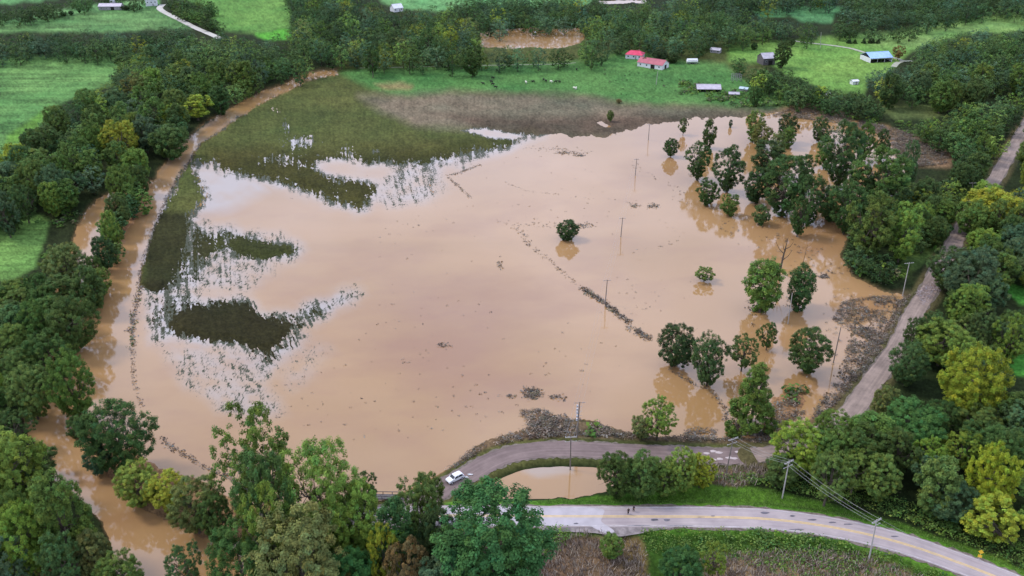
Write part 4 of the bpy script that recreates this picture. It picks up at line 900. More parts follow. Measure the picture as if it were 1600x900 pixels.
# ------------------------------------------------------------------ undergrowth, reeds, debris
M_stuff = leaf_material('undergrowth', .15)
def in_poly_points(poly, dens, z=0.0, maxn=200000):
    xs = [q[0] for q in poly]; ys = [q[1] for q in poly]
    cor = [P(a, b) for a in (min(xs), max(xs)) for b in (min(ys), max(ys))]
    x0, x1 = min(c.x for c in cor), max(c.x for c in cor); y0, y1 = min(c.y for c in cor), max(c.y for c in cor)
    n = min(int((x1 - x0) * (y1 - y0) * dens), maxn)
    X = rng.uniform(x0, x1, n); Y = rng.uniform(y0, y1, n); px, py, _ = proj(X, Y, 0.0)
    k = inside(poly, px, py); return X[k], Y[k], px[k], py[k]
def gz(px, py):
    j = np.clip(np.searchsorted(cy, py), 1, len(cy) - 1); i = np.clip(np.searchsorted(cx, px), 1, len(cx) - 1)
    return ZF[j, i]
def stuff(name, label, cat, polys, dens, hgt, size, per, cols, upw=.5, flat=.7, blade=0.0, patchy=0.0, floor=True, roadclear=.8):
    VV = []; TT = []
    for poly in polys:
        X, Y, px, py = in_poly_points(poly, dens)
        d = np.min([sample(R, px, py) - hw for R, (l, hw, z) in zip(RD, ROADS)], 0)
        k = d > roadclear
        if patchy: k &= fbm(X / 6, Y / 6, 401, 3) > patchy + rng.uniform(-.25, .25, len(X))
        X, Y, px, py = X[k], Y[k], px[k], py[k]
        if not len(X): continue
        Z = np.maximum(gz(px, py), -.05) if floor else gz(px, py)
        hh = rng.uniform(hgt[0], hgt[1], len(X)) * (1 + .5 * fbm(X / 9, Y / 9, 402, 2))
        n = len(X)
        if blade:
            a = rng.uniform(0, 2 * np.pi, (n, per)); lean = rng.normal(0, .28, (n, per, 2)) * hh[:, None, None]
            bx = X[:, None] + rng.normal(0, size * .8, (n, per)); by = Y[:, None] + rng.normal(0, size * .8, (n, per)); h2 = hh[:, None] * rng.uniform(.6, 1.15, (n, per))
            dx = np.cos(a) * blade; dy = np.sin(a) * blade; z0 = np.broadcast_to(Z[:, None], (n, per))
            q = np.stack([np.stack([bx - dx, by - dy, z0], -1), np.stack([bx + dx, by + dy, z0], -1), np.stack([bx + dx * .5 + lean[..., 0], by + dy * .5 + lean[..., 1], z0 + h2], -1), np.stack([bx - dx * .5 + lean[..., 0], by - dy * .5 + lean[..., 1], z0 + h2], -1)], 2)
            V = q.reshape(-1, 3); m = n * per
            t = np.repeat(np.array(cols)[rng.integers(len(cols), size=m)] * rng.uniform(.7, 1.3, (m, 1)), 4, 0)
        else:
            c = np.stack([X, Y, Z + hh * .5], 1)
            V, t = leaves(c, 1.0, per, size, np.array([0, 0, -1e5]), rng, flat, upw)
            ctr = np.repeat(c, per * 4, 0); sc = np.repeat(hh * .75, per * 4)[:, None]; V = ctr + (V - ctr) * np.concatenate([sc * 1.3, sc * 1.3, sc], 1)
            t = t * np.repeat(np.array(cols)[rng.integers(len(cols), size=n)], per * 4, 0)
        VV.append(V); TT.append(t)
    V = np.concatenate(VV); T_ = np.clip(np.concatenate(TT), 0, 1)
    o = link(name, arr_mesh(name, V, quadF(len(V) // 4), T_), M_stuff); tag(o, label, cat, kind='stuff'); return o
BR = [(.2, .16, .125), (.13, .10, .08), (.29, .24, .195), (.09, .07, .055), (.16, .14, .09)]
GN = [(.08, .15, .03), (.12, .21, .038), (.06, .12, .03), (.15, .22, .05)]
stuff('weeds', 'rank green weeds along the main road and wood edges', 'weeds', [
    [(1100, 756), (1200, 762), (1290, 784), (1400, 812), (1520, 862), (1600, 895), (1600, 850), (1480, 812), (1360, 770), (1230, 735), (1190, 745), (1110, 745)],
    [(1000, 838), (1100, 832), (1230, 838), (1330, 856), (1420, 886), (1480, 910), (1300, 930), (1150, 880), (1010, 866)], [(840, 832), (890, 836), (880, 860), (835, 880)]], 2.4, (.5, 1.5), .42, 9, GN + [(.14, .22, .05)])
stuff('verge_grass', 'mown bright grass on the banks beside the main road', 'grass', [[(840, 790), (1100, 770), (1200, 768), (1290, 790), (1400, 818), (1560, 880), (1640, 915), (1600, 935), (1350, 862), (1200, 842), (1000, 838), (1000, 826), (840, 824)]], 7, (.12, .4), .3, 4, [(.13, .24, .045), (.17, .3, .06), (.22, .33, .08), (.09, .18, .035)], blade=.05)
stuff('brush', 'low tangled green brush at the foot of the roadside woods', 'brush', [
    [(1318, 405), (1340, 432), (1380, 448), (1408, 440), (1440, 395), (1420, 360), (1330, 360)], [(1395, 190), (1440, 196), (1480, 192), (1470, 235), (1440, 220), (1400, 205)],
    [(75, 338), (140, 334), (110, 360), (60, 350)], [(0, 780), (90, 860), (120, 920), (0, 920)], [(1240, 160), (1370, 186), (1372, 196), (1300, 182), (1245, 172)], [(1060, 128), (1180, 148), (1240, 168), (1150, 170), (1060, 150)],
    [(1200, 612), (1248, 606), (1262, 622), (1250, 636), (1212, 634)], [(905, 655), (925, 650), (935, 690), (915, 690)]], .28, (.8, 2.2), .7, 11, GN[:3] + [(.1, .11, .06)], patchy=-.12)
stuff('dry_reeds', 'flattened tan reeds and dead stalks below the main road', 'reeds', [
    [(838, 848), (935, 838), (1005, 852), (1010, 940), (800, 940), (835, 880)], [(1100, 872), (1250, 864), (1350, 872), (1440, 905), (1440, 940), (1090, 940)], [(1108, 726), (1185, 724), (1200, 748), (1150, 766), (1108, 758)]],
    2.2, (.7, 1.5), .5, 4, [(.42, .34, .28), (.3, .235, .19), (.5, .42, .33), (.2, .15, .12)], blade=.09)
stuff('flood_debris', 'mats of brown stalks and branches washed against the road banks', 'debris', [
    [(1318, 470), (1400, 460), (1428, 468), (1396, 520), (1350, 588), (1300, 640), (1268, 655), (1288, 620), (1318, 570), (1330, 520), (1300, 500)],
    [(692, 742), (730, 706), (780, 684), (830, 664), (905, 656), (960, 676), (1040, 686), (1190, 688), (1192, 694), (1040, 692), (900, 684), (820, 690), (760, 704), (712, 734)],
    [(1345, 186), (1400, 203), (1440, 220), (1484, 240), (1480, 258), (1430, 264), (1400, 245), (1385, 215), (1340, 200)], [(1200, 182), (1250, 166), (1330, 182), (1390, 205), (1300, 192), (1240, 184)],
    [(1195, 635), (1250, 625), (1262, 640), (1235, 672), (1222, 690), (1180, 690)], [(1050, 688), (1085, 668), (1125, 672), (1110, 684)], [(810, 640), (850, 640), (898, 660), (860, 672), (826, 664)],
    [(1130, 655), (1160, 662), (1195, 680), (1150, 684)]], 3.8, (.35, 1.1), .5, 9, BR, upw=.9, patchy=-.25)
stuff('driftwood', 'scattered floating stalks among the flooded grove and the road', 'debris', [
    [(1225, 400), (1310, 360), (1345, 420), (1380, 452), (1330, 470), (1300, 440), (1260, 430)], [(1180, 380), (1260, 350), (1300, 390), (1215, 440)], [(1240, 180), (1400, 210), (1420, 270), (1380, 300), (1260, 240)],
    [(1290, 455), (1330, 470), (1300, 600), (1270, 660), (1255, 650)], [(1110, 345), (1230, 330), (1230, 400), (1150, 385)], [(1050, 268), (1110, 268), (1110, 284), (1055, 283)]], .11, (.25, .8), .6, 10, BR, upw=1, patchy=-.03)
# lines of trash caught on drowned fences
def along(px, every, spread, hgt, cols, acc, gap=.25):
    pts = smooth_line(px, 6); W = [P(a, b) for a, b in pts]
    for a, b in zip(W[:-1], W[1:]):
        n = max(1, int((b - a).length / every))
        for k in range(n):
            if random.random() < gap: continue
            q = a.lerp(b, (k + random.random()) / n); acc.append((q.x + random.gauss(0, spread), q.y + random.gauss(0, spread), random.uniform(*hgt), random.choice(cols)))
acc = []
along([(314, 225), (297, 250), (280, 276), (267, 297), (253, 326), (240, 358), (233, 381), (222, 416), (218, 450)], .35, .35, (.2, .6), BR[1:4], acc, .2)
along([(220, 448), (214, 470), (208, 500), (207, 545)], .3, .45, (.3, .75), BR[1:4] + GN[2:3], acc, .12)
along([(207, 545), (210, 590), (215, 615), (222, 636)], .55, .22, (.2, .5), BR[1:4], acc, .3)
along([(254, 684), (272, 702), (300, 718), (335, 737), (368, 748)], .3, .22, (.25, .6), BR[1:4], acc, .2)
along([(528, 112), (470, 131), (400, 165), (345, 204), (315, 223)], .8, .3, (.15, .4), BR[1:4], acc, .3)
along([(860, 408), (890, 435), (925, 460)], .45, .5, (.2, .5), BR, acc, .35); along([(910, 450), (940, 470), (965, 490), (984, 504)], .13, .5, (.3, .8), BR, acc, .1); along([(988, 514), (1000, 521), (1012, 531)], .1, .9, (.3, .8), BR, acc, .1)
along([(780, 347), (805, 356), (830, 385), (860, 408)], .5, .7, (.2, .5), BR, acc, .3); along([(790, 285), (820, 297), (850, 302), (872, 304)], .7, .35, (.15, .4), BR, acc, .3)
along([(885, 308), (955, 311), (990, 320), (1012, 326), (1035, 345), (1060, 362), (1055, 380), (1020, 388), (960, 396)], 1.3, 1.0, (.15, .45), BR, acc, .45)
along([(988, 250), (1005, 268), (1050, 290), (1068, 318)], 1.0, 1.3, (.15, .45), BR, acc, .4)
along([(700, 274), (718, 270), (735, 263), (752, 258)], .28, .45, (.2, .6), BR, acc, .15); along([(700, 277), (715, 290), (735, 308)], .3, .35, (.2, .5), BR, acc, .2)
along([(1045, 576), (1075, 596), (1110, 612), (1132, 640), (1135, 655)], .3, .35, (.2, .6), BR, acc, .2)
for cx_, cy_, sx_, sy_, n_ in ((832, 615, 12, 7, 160), (868, 620, 12, 3, 14), (800, 620, 6, 3, 14), (840, 350, 40, 6, 40), (905, 352, 22, 5, 60), (870, 233, 40, 4, 70), (890, 239, 20, 2, 60), (905, 243, 8, 1, 40), (780, 412, 3, 7, 16), (1020, 322, 8, 3, 50), (990, 322, 6, 3, 30), (1288, 432, 6, 3, 60), (1240, 475, 9, 8, 30), (1175, 470, 10, 30, 40), (865, 657, 22, 6, 240), (640, 560, 90, 70, 40), (740, 630, 90, 60, 32), (700, 480, 90, 60, 22), (640, 360, 60, 40, 26), (840, 300, 200, 60, 50), (1010, 460, 60, 40, 30), (560, 310, 60, 12, 30), (690, 540, 8, 3, 12), (500, 640, 90, 60, 36), (900, 560, 80, 50, 24), (1240, 310, 90, 60, 80)):
    for _ in range(n_):
        a, b = random.gauss(cx_, sx_ * .6), random.gauss(cy_, sy_ * .6); q = P(a, b)
        acc.append((q.x, q.y, random.uniform(.12, .4 if sx_ > 30 else .7), random.choice(BR)))
A = np.array([(a[0], a[1], .05) for a in acc]); hs = np.array([a[2] for a in acc]); cs = np.array([a[3] for a in acc])
V, t = leaves(A, 1.0, 8, .6, np.array([0, 0, -1e5]), rng, .5, .8)
ctr = np.repeat(A, 32, 0); sc = np.repeat(hs, 32)[:, None] * 1.9; V = ctr + (V - ctr) * sc; t = t * np.repeat(cs, 32, 0)
o = link('fence_line_debris', arr_mesh('fence_line_debris', V, quadF(len(V) // 4), t), M_stuff); tag(o, 'broken lines of dark trash and grass caught along drowned fences', 'debris', kind='stuff')
# pasture scrub near the farm
stuff('pasture_scrub', 'dark weed patches and junk dotting the farm pasture', 'scrub', [[(925, 112), (1060, 110), (1180, 130), (1200, 150), (1060, 160), (960, 150)], [(1165, 100), (1180, 130), (1240, 150), (1200, 125)]], .035, (.4, 1.3), .8, 9, [(.04, .07, .03), (.06, .05, .035), (.05, .09, .03)], patchy=.2)

# ------------------------------------------------------------------ utility poles and wires
TOPS = {}
def pole(key, bx, by, tx, ty, label, arms=1, m=None, lean=True, armw=1.35, yaw=.5, extra=None, z=None, group='utility poles'):
    z = ground_z(*P(bx, by)[:2]) if z is None else z
    b = P(bx, by, max(z, 0)); h = height_for(b, ty)
    e = empty('utility_pole', b); tag(e, label, 'utility pole', group)
    dep = depth((b.x, b.y, h)); topx = (tx - proj(b.x, b.y, b.z + h)[0]) * dep / FPX
    if not lean: topx = 0
    m = m or M_pole
    s = MB(); s.tube([(0, 0, -.8), (topx * .5, 0, h * .5), (topx, 0, h)], [.17, .15, .11], 8); s.build('post', m, e)
    cs, sn = math.cos(yaw), math.sin(yaw); ends = []
    for k in range(arms):
        za = h - .35 - 1.35 * k
        for dd in ((-.12, .12) if arms > 1 and k == 0 else (.12,)):
            a = MB(); px_ = topx * za / h; a.tube([(px_ - cs * armw - sn * dd, -sn * armw + cs * dd, za), (px_ + cs * armw - sn * dd, sn * armw + cs * dd, za)], [.075, .075], 4); a.build('crossarm', M_polepale if m is M_polepale or arms > 1 else m, e)
        for q in (-1, -.35, .6, 1) if k == 0 else (-1, 1):
            a = MB(); x_, y_ = px_ + cs * armw * q * .95, sn * armw * q * .95
            a.tube([(x_, y_, za), (x_, y_, za + .1), (x_, y_, za + .28)], [.05, .09, .05], 6); a.build('insulator', M_metal, e)
            if k == 0: ends.append(Vector((b.x + x_, b.y + y_, b.z + za + .28)))
    if not arms: ends = [Vector((b.x + topx, b.y, b.z + h))] * 4
    if extra == 'transformers':
        for i in range(5):
            a = MB(); zz = h - 1.3 - i * 1.0; a.tube([(topx - .55 - .03 * i, .1, zz - .28), (topx - .55, .1, zz - .2), (topx - .55, .1, zz + .3)], [.12, .25, .22], 10); a.build('transformer', M_metal, e)
        a = MB(); a.box((topx - .3, .05, h - 3.4), (.08, .08, 4.6)); a.build('mounting_rail', M_metal, e)
        for s_ in (-1, 1):
            a = MB(); zc = h - 2.4; a.tube([(topx - .4 * s_ - .5, .1, zc), (topx + .9, .1, zc)], [.05, .05], 4); 
        for i in range(3): a = MB(); zc = h - 1.5 - i * 1.3; a.tube([(topx - .8, .15, zc), (topx + .7, .15, zc)], [.06, .06], 4); a.build('crossarm', M_polepale, e)
    TOPS[key] = ends; return e
pole('a', 1222, 779, 1233, 720, 'grey pole with two crossarms between roadside weeds and wood', 2, M_polepale, yaw=.55)
pole('b', 1358, 873, 1370, 812, 'grey pole below the main road, lowest of all the poles', 2, M_polepale, yaw=.55)
pole('c', 1134, 742, 1146, 684, 'brown pole with doubled crossarm between side road and dry reeds', 2, M_pole, yaw=.45)
pole('d', 891, 734, 892, 681, 'dark pole standing in the small pond between the roads', 2, M_pole, yaw=.1)
pole('e', 901, 684, 906, 628, 'pole hung with a stack of pale transformers on the side road bank', 1, M_pole, yaw=.1, extra='transformers')
pole('f', 945.5, 476, 949, 437, 'thin pole in the flood beside the line of fence debris', 1, yaw=.1, armw=1.2)
pole('g', 970, 370, 973, 340, 'thin pole in the flood right of the lone dark tree', 1, yaw=.1, armw=1.2)
pole('h', 992.5, 274, 995, 248, 'thin pole in the far flood beyond the lone dark tree', 1, yaw=.1, armw=1.2)
pole('i', 1013, 219, 1015, 194, 'thin pole in the flood next to the brown shore', 1, yaw=.1, armw=1.1)
pole('j', 1025, 132, 1028, 111, 'pale pole on the pasture before the red roofed barn', 0, M_polepale)
pole('k', 1410, 463, 1421, 410, 'pale pole with crossarm beside the debris covered muddy road', 1, M_polepale, yaw=.2, armw=1.6)
pole('l', 1302, 567, 1314, 511, 'dark leaning pole without crossarm at the edge of the debris mat', 0)
pole('m', 1517, 315, 1520, 285, 'pole with crossarm beside the far part of the muddy road', 1, yaw=.1)
pole('n', 1282, 75, 1283, 50, 'pole by the farm track on the upper pasture', 0, M_polepale)
pole('o', 1231, 506, 1238, 458, 'pale pole in front of the narrow flooded tree', 0, M_polepale)
def span(a, b, sag=.8, r=.02):
    A_, B_ = TOPS[a], TOPS[b]
    for k in range(min(3, len(A_))):
        p, q = A_[k], B_[k] if len(B_) > k else B_[0]
        pts = [p.lerp(q, t) - Vector((0, 0, sag * 4 * t * (1 - t))) for t in np.linspace(0, 1, 11)]
        m = MB(); m.tube(pts, [r] * 11, 4, cap=False)
        tag(m.build('power_line', M_wire), f'thin power line strung {WL[(a, b)]}, {["outer", "middle", "inner"][k]} strand', 'power line', 'overhead power lines')
WL = {('c', 'a'): 'from the side road pole to the two arm pole', ('a', 'b'): 'from the two arm pole over the main road', ('b', 'z'): 'from the lowest pole to the lower right', ('d', 'e'): 'from the pond pole to the transformer pole',
      ('e', 'f'): 'from the transformer pole out over the flood', ('f', 'g'): 'between the two nearer flood poles', ('g', 'h'): 'between the two farther flood poles'}
TOPS['z'] = [t + Vector((30, -22, -6)) for t in TOPS['b']]
span('c', 'a'); span('a', 'b'); span('b', 'z', .3)
span('d', 'e', .3, .018); span('e', 'f', 1.5, .012); span('f', 'g', 1.2, .012); span('g', 'h', 1.2, .012)

# dead trunk, bare snags
def snag(bx, by, ty, label, lean=.3, r0=.32, n=4):
    b = P(bx, by); h = height_for(b, ty); e = empty('dead_tree', b); tag(e, label, 'dead tree')
    m = MB(); m.tube([(0, 0, -.5), (lean * .4, 0, h * .5), (lean, 0, h)], [r0, r0 * .7, r0 * .15], 8); m.build('trunk', M_bark, e)
    m = MB()
    for k in range(n):
        z = h * random.uniform(.35, .8); a = random.uniform(0, 6.28); l = h * random.uniform(.12, .25)
        m.tube([(lean * z / h, 0, z), (lean * z / h + math.cos(a) * l * .6, math.sin(a) * l * .6, z + l * .5), (lean * z / h + math.cos(a) * l, math.sin(a) * l, z + l * 1.2)], [r0 * .4, r0 * .25, r0 * .06], 5)
    m.build('branch', M_bark, e)
snag(1217, 431, 371, 'bare blackened dead trunk standing in the water between two leafy trees', 1.2, .42, 5)
snag(1255, 410, 380, 'very thin bare stem in the water behind the narrow flooded tree', .6, .09, 3)
snag(1048, 545, 500, 'bare twigs rising behind the left dark round tree', .5, .12, 6)

# ------------------------------------------------------------------ buildings
def roofmat(name, c, s=.15): return mat(name, c, .45, .4, .15, noise=s, scale=.5)
R_pink = roofmat('red_metal_roof', (.70, .07, .14)); R_red = roofmat('faded_red_roof', (.42, .12, .14)); R_grey = roofmat('grey_metal_roof', (.5, .46, .5)); R_blue = roofmat('pale_blue_roof', (.36, .54, .84)); R_white = roofmat('white_roof', (.72, .72, .74)); R_lilac = roofmat('lilac_grey_roof', (.5, .45, .5))
W_white = mat('white_siding', (.7, .7, .71), .7, .2, noise=.08, scale=.8); W_wood = mat('old_barn_boards', (.13, .12, .12), .9, .1, noise=.3, scale=1.2); W_grey = mat('grey_boards', (.32, .30, .3), .9, .1, noise=.2, scale=1.2)
def house(name, label, cat, x, y, lx, ly, wh, rh, yaw, wallm, roofm, door=True, windows=3, open_front=False, over=.35, hip=0.0, chimney=False):
    b = P(x, y); z = ground_z(b.x, b.y); e = empty(name, (b.x, b.y, z), yaw); tag(e, label, cat); e.scale = (.93, .93, .93)
    m = MB(); hx, hy = lx / 2, ly / 2
    if open_front:
        t = .18; m.box((0, hy - t / 2, wh / 2), (lx, t, wh)); m.box((-hx + t / 2, -t / 2, wh / 2), (t, ly - t, wh)); m.box((hx - t / 2, -t / 2, wh / 2), (t, ly - t, wh))
        if wh > 2.6: m.box((0, -hy + t / 2, wh - .3), (lx - 2 * t, t, .6))
        m.build('wall', wallm, e)
        for k in range(4): a = MB(); a.box((-hx + .3 + (lx - .6) * k / 3, -hy + .35, wh / 2 - .02), (.2, .2, wh - .04)); a.build('post', wallm, e)
        a = MB(); a.add([(-hx + .2, -hy + .2, .06), (hx - .2, -hy + .2, .06), (hx - .2, hy - .2, .06), (-hx + .2, hy - .2, .06)], [(0, 1, 2, 3)]); a.build('floor', M_dark, e)
    else:
        g = .02
        m.add([(-hx, -hy, -.4), (hx, -hy, -.4), (hx, hy, -.4), (-hx, hy, -.4), (-hx, -hy, wh), (hx, -hy, wh), (hx, hy, wh), (-hx, hy, wh)] + ([(-hx, 0, wh + rh - g), (hx, 0, wh + rh - g)] if not hip else []),
              [(0, 1, 5, 4), (2, 3, 7, 6)] + ([(1, 2, 6, 9, 5), (3, 0, 4, 8, 7)] if not hip else [(1, 2, 6, 5), (3, 0, 4, 7)]))
        m.build('wall', wallm, e)
    o = over; th = .14; rx = hx + o; ry = hy + o; ze = wh - o * rh / hy; hp_ = hip
    r_ = MB(); top = [(-rx, -ry, ze), (rx, -ry, ze), (rx, ry, ze), (-rx, ry, ze), (-rx + hp_, 0, wh + rh), (rx - hp_, 0, wh + rh)]
    vs = [(a, b_, c + th) for a, b_, c in top] + [(a, b_, c + .02) for a, b_, c in top]
    r_.add(vs, [(0, 1, 5, 4), (2, 3, 4, 5), (1, 2, 5), (3, 0, 4), (7, 6, 10, 11), (9, 8, 11, 10), (6, 7, 1, 0), (8, 9, 3, 2), (7, 8, 2, 1), (9, 6, 0, 3)] if hip else
           [(0, 1, 5, 4), (2, 3, 4, 5), (7, 6, 10, 11), (9, 8, 11, 10), (6, 7, 1, 0), (8, 9, 3, 2), (7, 11, 5, 1), (11, 8, 2, 5), (9, 10, 4, 3), (10, 6, 0, 4)])
    rf = r_.build('roof', roofm, e)
    c = MB(); c.box((0, 0, wh + rh + th + .03), (2 * (rx - hp_), .3, .08)); c.build('ridge_cap', roofm, rf)
    if chimney: c = MB(); c.box((lx * .2, ly * .12, wh + rh), (.7, .7, 1.6)); c.build('chimney', mat('brick', (.3, .15, .12), .9), rf)
    if door and not open_front:
        d = MB(); dw, dh = (3.0, min(wh * .85, 3)) if 'barn' in name else (1, 2.05)
        d.box((lx * .12, -hy - .03, dh / 2), (dw, .06, dh)); d.build('door', M_dark if 'barn' in name else W_grey, e)
        d = MB(); d.box((hx + .03, 0, dh / 2), (.06, dw * .9, dh)); d.build('door', M_dark if 'barn' in name else W_grey, e)
    if windows and not open_front:
        for k in range(windows):
            xx = -hx + lx * (k + .5) / windows
            if abs(xx - lx * .12) < (2.2 if 'barn' in name else 1.2): continue
            f = MB(); f.box((xx, -hy - .035, wh * .58), (1.15, .07, 1.25)); f = f.build('window', M_white, e)
            p = MB(); p.box((xx, -hy - .075, wh * .58), (.9, .03, 1.0)); p.build('pane', M_glass, f)
    return e
house('farmhouse', 'white house with a bright pink red hipped roof behind the pasture', 'house', 992, 92, 12, 9, 2.9, 2.1, -.35, W_white, R_pink, hip=3.0, chimney=True)
a = house('barn', 'long white barn with a faded red roof in front of the pink roofed house', 'barn', 1020, 106, 19, 10, 3.1, 2.6, -.62, W_white, R_red, windows=4)
house('open_shed', 'low open sided shed with lilac grey roof on the pasture', 'shed', 1106, 143, 14.5, 8, 1.9, 2.0, -.05, W_wood, R_lilac, open_front=True)
house('barn', 'dark board barn with a grey gable roof beside the tall dark tree', 'barn', 1196, 101, 9, 9, 4.6, 2.8, .25, W_wood, R_grey, windows=2)
bb = house('barn', 'white open fronted barn with a pale blue roof at the farm track', 'barn', 1368, 96, 17, 13, 3.2, 2.8, .22, W_white, R_blue, open_front=True)
house('shed', 'tiny white shed at the edge of the right pasture', 'shed', 1334, 133, 4.2, 3.2, 2.2, .6, .3, W_white, R_white, windows=1)
house('barn', 'long low grey barn beside the silo in the far farmyard', 'barn', 175, 17, 20, 8, 3.2, 2.0, .02, W_grey, R_lilac, windows=4)
house('farmhouse', 'two storey white farmhouse at the end of the pale lane', 'house', 238, 11, 10, 8, 5.8, 2.6, .3, W_white, R_white, windows=3, chimney=True)
house('farmhouse', 'small white house half hidden in the north wood', 'house', 620, 20, 9, 8, 3.4, 3.0, .6, W_white, R_white)
house('shed', 'pale roofed shed among the trees behind the camper', 'shed', 1118, 84, 7, 5, 2.2, 1.2, -.5, W_grey, R_grey)
house('shed', 'white roofed shed half hidden in the hedge below the pasture', 'shed', 1291, 152, 3, 2.6, 1.8, .6, .6, W_white, R_grey, windows=1)
house('shed', 'small weathered lean-to at the pasture edge near the creek hedge', 'shed', 1146, 152, 6, 3.5, 1.7, .8, -.1, W_wood, R_grey, windows=0)
house('shed', 'pale blue roofed lean-to beside the leafy pasture tree', 'shed', 1162, 143, 5, 3.5, 1.5, .7, -.5, W_grey, roofmat('blueish_roof', (.5, .62, .66)), windows=0)
# silo
b = P(178, 14); e = empty('silo', (b.x, b.y, ground_z(b.x, b.y))); tag(e, 'pale round silo beside the long low grey barn', 'silo')
m = MB(); m.tube([(0, 0, -.3), (0, 0, 13)], [2.3, 2.3], 20); m.build('wall', R_white, e, True)
m = MB(); m.tube([(0, 0, 13), (0, 0, 14), (0, 0, 14.8), (0, 0, 15.1)], [2.35, 2.0, 1.1, .1], 20); m.build('roof', R_grey, e, True)
# camper
b = P(1081, 101); e = empty('camper_trailer', (b.x, b.y, ground_z(b.x, b.y)), .05); tag(e, 'small white camper trailer parked on the pasture before the trees', 'trailer')
m = MB(); m.tube([(-3.6, 0, 1.75), (-3.5, 0, 1.75), (3.3, 0, 1.75), (3.6, 0, 1.75)], [1.3, 1.6, 1.6, 1.2], 4); me_ = m.build('body', M_white, e)
m = MB(); m.box((0, -1.2, 2), (6.0, .06, .7)); m.build('window', M_glass, e)
for x in (-.6, .6): m = MB(); m.tube([(x, -1.15, .35), (x, -.9, .35)], [.35, .35], 12); m.build('wheel', M_tyre, e)
m = MB(); m.tube([(3.5, 0, .5), (5, 0, .45)], [.06, .06], 6); m.build('hitch', M_metal, e)
# cattle frame in the pasture
b = P(1150, 128); e = empty('wooden_frame', (b.x, b.y, ground_z(b.x, b.y)), .1); tag(e, 'open wooden loading frame of posts and rails near the creek hedge', 'frame')
for sx in (-2.5, 0, 2.5):
    for sy in (-1.5, 1.5): m = MB(); m.box((sx, sy, 2), (.25, .25, 4.4)); m.build('post', W_grey, e)
for zz in (1.5, 3, 4.05):
    for sy in (-1.66, 1.66): m = MB(); m.box((0, sy, zz), (5.4, .1, .2)); m.build('rail', W_grey, e)
# footbridge / dark guard rail by the bottom clump
b = P(598, 779, .8); e = empty('footbridge', b, -.02); tag(e, 'short dark footbridge at the water edge between the bottom trees', 'bridge')
m = MB(); m.box((0, 0, .5), (9, 1.6, .25)); m.build('deck', W_wood, e)
for s in (-1, 1):
    m = MB(); m.box((0, s * .8, 1.3), (9, .1, .12)); m.build('rail', W_wood, e)
    for k in range(5): m = MB(); m.box((-4.2 + 2.1 * k, s * .8, .7), (.14, .12, 1.3)); m.build('post', W_wood, e)

# ------------------------------------------------------------------ white car
def car(x, y, z, yaw, label):
    b = P(x, y, z); e = empty('parked_car', b, yaw); tag(e, label, 'car')
    prof = [(-2.15, .35), (-2.2, .75), (-2.1, 1.0), (-1.95, 1.02), (-1.65, 1.52), (-1.2, 1.62), (.3, 1.6), (1.05, 1.08), (1.95, .95), (2.15, .72), (2.18, .38)]
    bm = bmesh.new(); L_ = []; R_ = []
    for px_, pz in prof:
        wd = .86 if pz < 1.05 else .86 - (pz - 1.05) * .28
        L_.append(bm.verts.new((px_, -wd, pz))); R_.append(bm.verts.new((px_, wd, pz)))
    bm.faces.new(L_); bm.faces.new(R_[::-1])
    for i in range(len(prof)): j = (i + 1) % len(prof); bm.faces.new((L_[j], L_[i], R_[i], R_[j]))
    bmesh.ops.recalc_face_normals(bm, faces=bm.faces); bmesh.ops.bevel(bm, geom=[ed for ed in bm.edges], offset=.05, segments=2, affect='EDGES')
    me = bpy.data.meshes.new('body'); bm.to_mesh(me); bm.free(); o = link('body', me, mat('white_car_paint', (.8, .8, .82), .25, .5), e)
    g = MB()
    for s in (-1, 1):
        g = MB(); w0, w1 = .875, .755
        g.add([(-1.65, s * w0, 1.1), (-.55, s * w0, 1.1), (-.6, s * w1, 1.5), (-1.45, s * w1, 1.5)], [(0, 1, 2, 3)]); g.build('window', M_glass, e)
        g = MB(); g.add([(-.45, s * w0, 1.1), (.7, s * w0, 1.1), (.2, s * w1, 1.5), (-.45, s * w1, 1.5)], [(0, 1, 2, 3)]); g.build('window', M_glass, e)
    g = MB(); g.add([(1.0, -.74, 1.14), (1.0, .74, 1.14), (.42, .66, 1.54), (.42, -.66, 1.54)], [(0, 1, 2, 3)]); g.build('windscreen', M_glass, e)
    g = MB(); g.add([(-2.0, -.72, 1.1), (-1.99, .72, 1.1), (-1.74, .64, 1.46), (-1.74, -.64, 1.46)], [(0, 1, 2, 3)]); g.build('rear_window', M_glass, e)
    for sx in (-1.35, 1.35):
        for s in (-1, 1):
            g = MB(); g.tube([(sx, s * .68, .33), (sx, s * .9, .33)], [.33, .33], 18); wo = g.build('wheel', M_tyre, e)
            g = MB(); g.tube([(sx, s * .9, .33), (sx, s * .915, .33)], [.19, .17], 12); g.build('rim', M_metal, wo)
    for s in (-1, 1):
        g = MB(); g.box((2.17, s * .62, .72), (.06, .34, .16)); g.build('headlight', M_metal, e)
        g = MB(); g.box((-2.18, s * .68, .85), (.06, .2, .3)); g.build('tail_light', mat('red_lens', (.4, .02, .02), .3), e)
        g = MB(); g.box((.75, s * .97, 1.12), (.14, .2, .13)); g.build('mirror', M_white, e)
    g = MB(); g.box((2.2, 0, .5), (.05, 1.1, .16)); g.build('grille', M_dark, e)
    g = MB(); g.box((-2.2, 0, .42), (.06, 1.2, .14)); g.build('bumper', M_dark, e)
    return e
car(711, 750, ZB, math.radians(218), 'white hatchback stopped on the side road at the tree edge')

